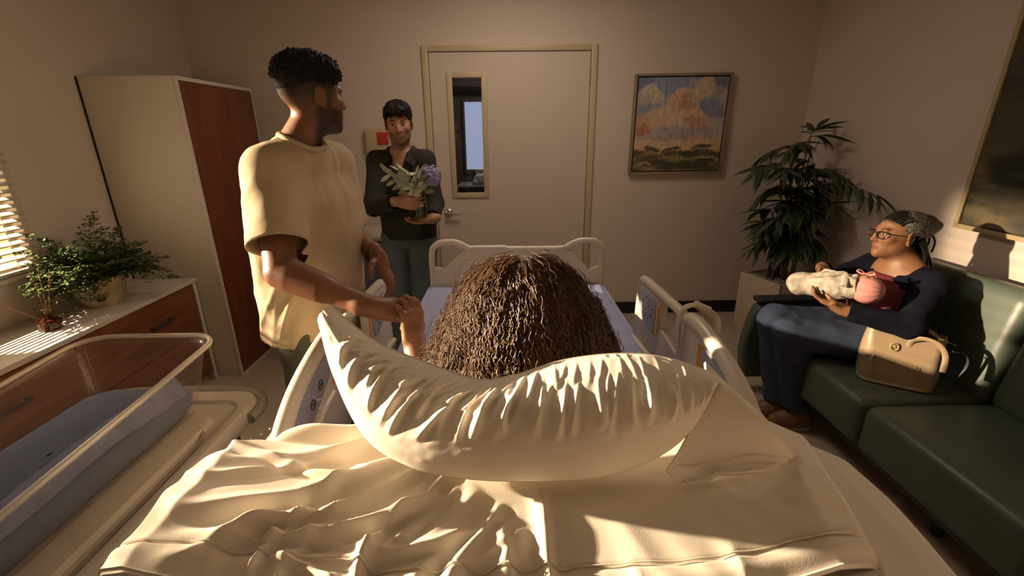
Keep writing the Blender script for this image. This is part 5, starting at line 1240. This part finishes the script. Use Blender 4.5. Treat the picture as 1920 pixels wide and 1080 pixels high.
# headscarf
def scarfmat():
    m = bpy.data.materials.new('paisley_scarf'); m.use_nodes = True; N = m.node_tree.nodes; L = m.node_tree.links; b = N['Principled BSDF']; b.inputs['Roughness'].default_value = .7
    tc = N.new('ShaderNodeTexCoord'); vo = N.new('ShaderNodeTexVoronoi'); vo.inputs['Scale'].default_value = 95; vo.feature = 'DISTANCE_TO_EDGE'; L.new(tc.outputs['Object'], vo.inputs['Vector'])
    rp = N.new('ShaderNodeValToRGB'); e = rp.color_ramp.elements; e[0].position = .04; e[0].color = (.17, .155, .12, 1); e[1].position = .16; e[1].color = (.014, .016, .02, 1)
    L.new(vo.outputs['Distance'], rp.inputs[0]); L.new(rp.outputs[0], b.inputs['Base Color']); return m
M['scarf'] = scarfmat()
S = SDF().ell(P3(0, -.035, .040), (.084, .090, .080), f3, .03).ell(P3(0, -.105, .045), (.060, .050, .046), f3, .04).cone(P3(0, -.12, .055), P3(0, -.165, .052), .038, .022, .03)
V, Q = S.mesh(axis(1.74, 2.12, .004), axis(2.0, 2.30, .004), axis(.96, 1.22, .004)); q = loc(V, c3, f3)/.97
V = V+vnormals(V, Q)*(.004*(ridged(q[:, 1]*28+q[:, 2]*12, q[:, 0]*20, 4)-.3))[:, None]
keep = (q[:, 1] < .022+.25*(q[:, 2]-.05)) & (q[:, 2] > -.028+.25*(q[:, 1]+.06)) & ((q[:, 2] > .012) | (q[:, 1] < -.045))
part('headscarf', (V, Q[keep[Q].all(1)]), M['scarf'], wom, sharp=None)
rs = np.random.RandomState(21)
for i in range(30):     # locs down the neck
    s = (i-15)/15; a0 = P3(.074*math.sin(s*1.5), -.050-.045*math.cos(s*1.5), .0+rs.uniform(-.02, .01)); a1_ = P3(.085*math.sin(s*1.6), -.075-.05*math.cos(s*1.5), -.06); L_ = rs.uniform(.12, .19)
    a2_ = P3(.115*math.sin(s*1.7)+rs.normal(0, .012), -.085-.06*math.cos(s*1.5)+rs.normal(0, .012), -.03-L_)
    part('loc', tube(smoothpath([a0, a1_, a2_], 10), .0052, 6), hairm, wom)
for dx in (-.012, .012, .03): part('loc', tube(smoothpath([P3(dx, -.13, .03), P3(dx*1.5, -.165, -.02), P3(dx*2, -.15-.03*abs(dx)*30, -.075)], 10), .0045, 6), hairm, wom)
for i in range(14):     # hairline strands going back under the scarf
    s = (i-6.5)/6.5; part('loc', tube(smoothpath([P3(s*.060, .066-.030*s*s, .082-.026*s*s), P3(s*.068, .034-.02*s*s, .106-.030*s*s), P3(s*.072, -.005, .118-.035*s*s)], 6), .0055, 6), hairm, wom)
# glasses
M['specs'] = mat('dark_tortoise_frame', (.025, .012, .008), .3)
gl = part('glasses', merge(tube([P3(-.012, .107, .012), P3(0, .112, .014), P3(.012, .107, .012)], .0022, 6), tube([P3(.058, .094, .014), P3(.072, .06, .012), P3(.079, -.01, .006), P3(.078, -.03, -.01)], .0022, 6), tube([P3(-.058, .094, .014), P3(-.072, .06, .012), P3(-.079, -.01, .006), P3(-.078, -.03, -.01)], .0022, 6)), M['specs'], wom, label='dark framed glasses')
for s in (-1, 1):
    ring = [P3(s*(.036+.024*np.sign(math.cos(t))*abs(math.cos(t))**.7), .104-.010*(.5+.5*math.cos(t)), .003+.0175*np.sign(math.sin(t))*abs(math.sin(t))**.7) for t in np.linspace(0, 6.283, 26, endpoint=False)]
    part('rim', tube(ring, .0024, 6, closed=True), M['specs'], gl); part('lens', (np.array(ring+[P3(s*.036, .101, .003)]), [(i, (i+1) % 26, 26) for i in range(26)]), M['glass'], gl)
part('earring', xf(lathe([(0, -.006), (.005, -.004), (.006, 0), (.005, .004), (0, .006)], n=12), Matrix.Translation(Vector(P3(-.080, -.006, -.036)))), mat('gold_metal', (.75, .52, .2), .25, 1.), wom)
# burgundy top, cardigan
M['wine'] = mat('burgundy_knit', (.115, .012, .018), .85, bump=.15, bscale=300); M['navy'] = mat('navy_knit', (.0032, .0045, .011), 1.0, spec=.2, var=.15, bump=.25, bscale=260)
up3 = fr3[2]
S = SDF().stack(pel3-up3*.04, fr3, [0, .1, .22, .32, .37], [.165, .168, .172, .160, .11], [.142, .150, .164, .146, .11], None, [.01, .02, .02, .01, 0], .04)
scoop = lambda V: ((V-nk3)@fr3[1] > .0)
part('top', cloth(S, (axis(1.70, 2.12, .007), axis(1.92, 2.33, .007), axis(.50, .98, .007)), [(nk3-up3*.040+fr3[1]*.10, up3*.9+fr3[1]*.28, None)], .003, lambda V: .003*vnoise(V*20, 2)), M['wine'], wom, sharp=None)
S = SDF().stack(pel3-up3*.06, fr3, [0, .12, .25, .34, .40, .44], [.18, .18, .18, .165, .125, .08], [.155, .160, .162, .142, .112, .085], None, [.005, .010, .010, .0, -.01, -.015], .04)
S.chain([sr3, er3, wr3-nrm(wr3-er3)*.01], [.064, .054, .042], .03).chain([sl3, el3, wl3-nrm(wl3-el3)*.01], [.064, .056, .043], .03).cone(nk3-up3*.045, sl3+up3*.004, .074, .060, .03).cone(nk3-up3*.045, sr3+up3*.004, .074, .060, .03)
rd3, ld3 = nrm(wr3-er3), nrm(wl3-el3)
opn = lambda V: (np.abs((V-nk3)@fr3[0]) < .058+.10*np.maximum(-(V-nk3)@up3-.06, 0)*.4) & ((V-nk3)@fr3[1] > .0)
geo = cloth(S, (axis(1.50, 2.16, .006), axis(1.76, 2.47, .006), axis(.46, 1.02, .006)), [(wr3-rd3*.02, rd3, nearseg(er3, wr3, .08)), (wl3-ld3*.02, ld3, nearseg(el3, wl3, .08)), ('cyl', nk3+fr3[1]*.01, up3*.95+fr3[1]*.3, .060, lambda V: (V-nk3)@up3 > -.1), ('fn', lambda V: vneck(V, nk3, fr3, .072, .45, 0))], .006,
            lambda V: .007*(ridged(V[:, 2]*10+V[:, 1]*9, V[:, 0]*8, 9, 2.)-.4)+.003*vnoise(V*22, 4))
part('cardigan', geo, M['navy'], wom, sharp=None)
M['indigo'] = mat('indigo_denim', (.030, .045, .090), .85, var=.3, vscale=14, bump=.2, bscale=300)
S = SDF().ell(pel3, (.15, .185, .12), None, .04); S.chain([pel3+np.array((-.02, .10, -.005)), kr3, ar3+np.array((.005, 0, -.03))], [.105, .080, .070], .02); S.chain([pel3+np.array((-.02, -.10, -.005)), kl3, al3+np.array((0, 0, -.03))], [.105, .078, .066], .02)
V, Q = cloth(S, (axis(1.33, 2.12, .009), axis(1.90, 2.42, .009), axis(.05, .72, .009)), [((0, 0, .125), (0, 0, -1), lambda V: V[:, 0] < 1.62)], .004, crinkle(8, .008, 10))
m_ = (V[:, 0] > 1.60); V[m_, 2] = np.maximum(V[m_, 2], .438); part('jeans', (V, Q), M['indigo'], wom, sharp=None)
M['suede'] = mat('tan_leather_shoe', (.20, .105, .055), .6, var=.15, bump=.1, bscale=120)
for a, g in ((ar3, 1), (al3, 0)):
    S = SDF().chain([a+[.045, 0, -.065], a+[-.03, 0, -.070], a+[-.115, -.005, -.082]], [.050, .050, .040], .03).cone(a+[.02, 0, -.03], a+[.02, 0, .0], .045, .042, .02).cone(a+[-.02, 0, -.05], a+[-.06, 0, -.06], .042, .036, .02)
    V, Q = S.mesh(axis(a[0]-.20, a[0]+.13, .005), axis(a[1]-.08, a[1]+.08, .005), axis(-.02, .20, .005)); V[:, 2] = np.maximum(V[:, 2], .012); sh = part('shoe', (V, Q), M['suede'], wom, sharp=None)
    sol = rrect(a[0]-.032, a[1], .128, .050, .048); part('sole', prism([tuple(p) for p in sol], .0, .016, .003, 'z'), M['plastic2'], sh)
    for k in range(4): x_ = a[0]-.012-.018*k; part('lace', tube([(x_, a[1]-.022, a[2]-.022-.010*k), (x_-.004, a[1], a[2]-.015-.010*k), (x_, a[1]+.022, a[2]-.022-.010*k)], .0028, 5), M['reed'], sh)

# ======================= baby =======================
bb = thing('person', 'newborn baby in pink bonnet wrapped in a cream blanket on the woman\'s lap', 'person', (1.57, 2.05, .76))
bh = np.array((1.655, 1.965, .862)); bd = nrm(np.array((-.66, .73, -.16))); b0 = bh+bd*.07; b1 = bh+bd*.26
fb_ = frame((.35, .30, .88), -bd)
S = SDF(); head(S, bh, fb_, .56); S.cone(bh+bd*.03, b0, .028, .04, .03); S.chain([b0, (b0+b1)/2, b1], [.048, .052, .036], .03)
body('body', S, (axis(1.40, 1.76, .004), axis(1.86, 2.26, .004), axis(.72, .96, .004)), bb, (.40, .20, .12), [lambda V, C: paint_head(V, bh, fb_, C, .56, lips=(.35, .1, .08), brow=(.2, .1, .06))])
S = SDF().ell(bh+fb_[2]*.006-fb_[1]*.010, (.056, .064, .064), fb_, .02)
V, Q = S.mesh(axis(1.56, 1.76, .003), axis(1.86, 2.06, .003), axis(.77, .96, .003)); q = loc(V, bh, fb_); V = V+vnormals(V, Q)*(.003*(ridged(np.arctan2(q[:, 0], q[:, 1])*3.2, q[:, 2]*10, 3)-.3))[:, None]
M['pink'] = mat('pink_knit', (.52, .235, .215), .85, var=.08, bump=.2, bscale=240)
keep = q[:, 1] < .030+.3*q[:, 2]
bon = part('bonnet', (V, Q[keep[Q].all(1)]), M['pink'], bb, sharp=None)
kn = bh+np.array((-.01, .012, .062))
for s in (-1, 1): part('bow_loop', tube(smoothpath([kn, kn+np.array((-.012*s, .018*s, .014)), kn+np.array((-.022*s, .028*s, .008)), kn+np.array((-.012*s, .012*s, -.002)), kn], 16), .006, 6, flat=.35), M['pink'], bon)
part('bow_tail', tube(smoothpath([kn, kn+np.array((.02, -.02, .004)), kn+np.array((.030, -.030, -.010))], 10), .005, 6, flat=.35), M['pink'], bon)
M['babyblanket'] = mat('cream_print_blanket', (.52, .46, .38), .9, var=.45, vscale=34, bump=.25, bscale=120)
S = SDF().chain([b0-bd*.015, b0*.6+b1*.4, b1], [.060, .067, .056], .03).ell(b1+np.array((-.005, .008, .0)), (.052, .048, .046), None, .03)
V, Q = cloth(S, (axis(1.36, 1.78, .004), axis(1.90, 2.32, .004), axis(.70, .96, .004)), [(bh+bd*.030, -bd, None)], .006, lambda V: .010*(ridged((V@np.array([1, .3, .8]))*16, (V@bd)*9, 5, 2.)-.4)+.003*vnoise(V*40, 2))
bk_ = part('blanket', (V, Q), M['babyblanket'], bb, sharp=None)
up_b = np.array((-.2, -.2, .95))
part('blanket_fold', tube(smoothpath([b0+up_b*.052+np.array((-.05, -.04, -.03)), b0+bd*.02+up_b*.066, b0+bd*.07+up_b*.068+np.array((-.015, -.012, 0)), b0+bd*.14+up_b*.060+np.array((-.02, -.02, 0))], 22), .013, 8, flat=.7), M['babyblanket'], bk_)

# ======================= handbag on the seat =======================
M['taupe'] = mat('taupe_leather', (.33, .245, .155), .42, var=.07, vscale=7, bump=.06, bscale=160); M['brass'] = mat('pale_gold_metal', (.62, .50, .28), .35, .6)
bgc = np.array((1.800, 1.862, .437)); A = .50; bu = np.array((math.cos(-A), math.sin(-A)*1.0, 0)); bu = nrm(np.array((.82, -.56, 0))); bvv = np.array((-bu[1], bu[0], 0))*-1     # bu along the long side, bvv towards the camera side
bag = thing('handbag', 'taupe leather handbag with zip pocket on the sofa beside the woman', 'handbag', tuple(bgc))
n1, n2 = 48, 14; rows = []
for j, t in enumerate(np.linspace(0, 1, n2)):
    hx_, hy_ = .140+.02*math.sin(t*2.2)-.020*t, .080-.046*t**1.6; z = .005+.240*t
    ring = rrect(0, 0, hx_, hy_, min(hy_*.85, .05), 12); zz = np.full(48, z)
    if t > .6: zz = zz+(t-.6)/.4*(.028*(np.abs(ring[:, 0])/hx_)**2-.020)
    rows.append(bgc+ring[:, :1]*bu+ring[:, 1:]*bvv+np.column_stack([zz*0, zz*0, zz]))
V = np.concatenate(rows); V += .0025*np.stack([fbm(V*13, 2, 3)]*3, 1)
F = [tuple(f) for f in grid_faces(n2, 48, cb=True)]+[tuple(range(48))[::-1]]
part('bag_body', (V, F), M['taupe'], bag, sharp=None)
part('bag_lining', lathe([(0, 0), (.02, 0), (.02, .001), (0, .001)], bgc+[0, 0, .2], 8), M['ink'], bag)
L3 = lambda a, b, c: bgc+bu*a+bvv*b+np.array((0, 0, c))
def onface(a, c, o=.004): t = (c-.005)/.240; return L3(a+.022, (.080-.046*max(t, 0)**1.6)+o, c)
zp = part('zip_pocket', merge(tube([onface(-.110, .035, .002), onface(-.112, .132, .002), onface(.045, .110, .002), onface(.045, .022, .002)], .0028, 6)), M['taupe'], bag)
part('zip', tube([onface(-.122, .133), onface(-.04, .122), onface(.035, .111)], .0052, 6), M['brass'], zp)
part('zip_pull', tube([onface(-.120, .134, .008), onface(-.128, .120, .012), onface(-.130, .104, .012)], .005, 6), M['brass'], zp)
cl = part('clasp', merge(tube([onface(-.055+.014*math.cos(t), .185+.016*math.sin(t), .006) for t in np.linspace(0, 6.283, 18, endpoint=False)], .0035, 6, closed=True), xf(lathe([(0, 0), (.009, 0), (.008, .008), (0, .010)], n=12), Matrix.Translation(Vector(onface(-.055, .187, .0)))@Vector(bvv).to_track_quat('Z', 'Y').to_matrix().to_4x4())), M['brass'], bag)
for b, o, z_ in ((1, .012, .0), (-1, -.012, .03)):
    P = smoothpath([L3(.015, b*.050, .165), L3(.02, b*.046, .222), L3(.055, b*.062, .248), L3(.105, b*.07, .235), L3(.135, b*.075, .19), L3(.14, b*.082, .12)], 30)
    part('strap', tube(P, .011, 8, flat=.28, upv=bvv), M['taupe'], bag)
part('side_strap', tube(smoothpath([L3(.165, .02, .20), L3(.215, .0, .185), L3(.228, -.01, .13), L3(.20, 0, .06)], 20), .007, 8, flat=.35), M['ink'], bag)
part('top_flap', tube(smoothpath([L3(.02, -.02, .232), L3(.07, -.01, .262), L3(.12, .0, .240), L3(.175, .01, .225)], 20), [.004]*4+[.020]*12+[.004]*4, 8, flat=.25, upv=(0, 0, 1)), M['taupe'], bag)

# ======================= patient =======================
pat = thing('person', 'patient with long dark curly hair lying in the bed, seen from behind', 'person', (.05, 1.3, .77))
c4 = np.array((.035, .945, 1.120)); f4 = frame((0, .93, .36), (0, -.36, .93))
nk4, pel4 = np.array((.04, 1.00, 1.00)), np.array((.05, 1.50, .875))
sr4, sl4 = np.array((.205, 1.055, .955)), np.array((-.125, 1.045, .960))
el4, wl4 = np.array((-.222, 1.012, .925)), np.array((-.250, 1.108, 1.020))
er4, wr4 = np.array((.27, 1.30, .86)), np.array((.17, 1.50, .92))
S = SDF(); head(S, c4, f4, .95); S.cone(c4-f4[2]*.05-f4[1]*.01, nk4, .048, .055, .03); fr4 = torso(S, nk4, pel4, sl4, sr4, None, .95)
S.chain([sl4, el4, wl4], [.048, .038, .026], .02); S.chain([sr4, er4, wr4], [.048, .038, .026], .02)
hand(S, wl4, (-.05, .30, .92), (-.70, .62, -.2), True, ((.45, .6, .5), (.5, .6, .5), (.5, .65, .5), (.55, .65, .5)), ((.020, .020, .006), (.036, .050, .012), (.036, .078, .014), (.030, .102, .014)), .92)
hand(S, wr4, (-.6, .75, -.1), (.1, .0, -1), False, sc=.9)
S.chain([pel4+[-.09, 0, 0], (-.06, 1.86, .86), (-.05, 2.18, .82)], [.08, .055, .04], .03); S.chain([pel4+[.09, 0, 0], (.16, 1.86, .86), (.14, 2.18, .82)], [.08, .055, .04], .03)
body('body', S, (axis(-.36, .40, .005, (-.34, -.22, .003)), axis(.76, 2.24, .007, (1.07, 1.26, .003)), axis(.74, 1.32, .006, (1.0, 1.19, .003))), pat, (.30, .145, .078), [])
S = SDF(); S.stack(pel4-fr4[2]*.30, fr4, [0, .2, .4, .6, .72, .79], [.20, .185, .175, .18, .165, .09], [.09, .10, .125, .13, .12, .08], k=.04)
S.cone(sl4, sl4*.4+el4*.6, .068, .072, .04).cone(sr4, sr4*.3+er4*.7, .068, .072, .04)
M['gown'] = mat('pale_blue_gown', (.42, .45, .62), .85, var=.15, vscale=30, bump=.15, bscale=250)
part('gown', cloth(S, (axis(-.28, .36, .012), axis(.94, 1.85, .012), axis(.72, 1.16, .012)), [], .003, crinkle(5, .006, 12)), M['gown'], pat, sharp=None)
part('wristband', tube([wl4-np.array((-.01, .03, .035))*.5+np.array((.028*math.cos(t), .012*math.sin(t), .014*math.sin(t)-.004)) for t in np.linspace(0, 6.283, 20, endpoint=False)], .005, 6, closed=True, flat=.3), M['inkwhite'], pat)
# curly hair: dark under-mass and many curls over it
CX, CY = .036, .935
def bell(phi, s):
    rx = np.interp(s, [0, .06, .15, .3, .5, .75, 1.], [.010, .060, .092, .122, .148, .172, .192]); ry = np.interp(s, [0, .06, .15, .3, .5, .75, 1.], [.006, .042, .074, .108, .136, .155, .168])
    z = np.interp(s, [0, .06, .15, .3, .5, .75, 1.], [1.292, 1.283, 1.262, 1.225, 1.175, 1.115, 1.060])
    return np.stack([CX+rx*np.sin(phi), CY-ry*np.cos(phi), z], -1)
ph, ss = np.meshgrid(np.linspace(-math.pi, math.pi, 64, endpoint=False), np.linspace(0, 1, 40)**1.3, indexing='ij')
P = bell(ph, ss); Pn = vnoise(P.reshape(-1, 3)*22, 3).reshape(ph.shape); P = P+(P-np.array((CX, CY, 1.1)))*(.05*Pn-.05)[..., None]
M['curl'] = mat('dark_brown_curls', (.125, .064, .033), .42, var=.35, vscale=50, spec=.5)
hm_ = part('hair', (P.reshape(-1, 3), grid_faces(64, 40, ca=True)), mat('dark_brown_hair', (.035, .018, .010), .6, var=.4, vscale=60), pat, sharp=None, label='long dark brown curly hair')
rs = np.random.RandomState(77); NC, NK, NP = 620, 8, 26
NS = NC*NK
rep = lambda a: np.repeat(a, NK)
phi_c = rs.uniform(-2.3, 2.3, NC); s_c = rs.uniform(0, 1, NC)**1.15*.74
phi = rep(phi_c)+rs.normal(0, .055, NS)/(.35+rep(s_c)); s0 = np.clip(rep(s_c)+rs.normal(0, .015, NS), 0, 1); ln = rep(rs.uniform(.28, .60, NC))*rs.uniform(.85, 1.1, NS); off = rep(rs.uniform(-.006, .030, NC)*(.45+s_c))+(rs.uniform(0, 1, NS) > .93)*rs.uniform(0, .018, NS)+rs.normal(0, .0012, NS)
t = np.linspace(0, 1, NP)[None]; s = np.clip(s0[:, None]+ln[:, None]*t, 0, 1.08)
wob = .16*np.sin(t*5+rep(rs.uniform(0, 6.28, NC))[:, None])*rep(rs.uniform(.2, 1, NC))[:, None]
p1 = bell(phi[:, None]+wob*t, s); out = nrm(p1-np.array((CX, CY+.02, 1.05)))
T = nrm(np.gradient(p1, axis=1)); B_ = nrm(np.cross(T, out)); rad = (rep(rs.uniform(.003, .0085, NC))[:, None]*(.30+.70*t))[..., None]; fq = rep(rs.uniform(7.0, 15, NC))[:, None]*rs.uniform(.93, 1.07, NS)[:, None]; p0 = rep(rs.uniform(0, 6.28, NC))[:, None]+rs.normal(0, .9, NS)[:, None]; w = fq*2*math.pi*t*ln[:, None]+p0
C3 = p1+out*(off[:, None, None]+rad*.6)+rad*(np.cos(w)[..., None]*B_+.8*np.sin(w)[..., None]*out)+rs.normal(0, .0022, (NS, 1, 3))
C3[..., 2] += .0015*np.sin(w*.37)
T = nrm(np.gradient(C3, axis=1)); N_ = nrm(np.cross(T, B_+1e-4)); B2 = np.cross(T, N_); r = (rs.uniform(.0005, .0012, NS)[:, None]*(1-.6*t**3))[..., None]
V = np.stack([C3+r*(math.cos(a)*N_+math.sin(a)*B2) for a in (0, 2.094, 4.189)], 2).reshape(-1, 3)
i = np.arange(NS)[:, None, None]*NP*3; k = np.arange(NP-1)[None, :, None]*3; q = np.arange(3)[None, None, :]; a = i+k+q; b = i+k+(q+1) % 3
F = np.stack([a, b, b+3, a+3], -1).reshape(-1, 4)
part('curls', (V, F), M['curl'], hm_, sharp=None, kind='stuff')
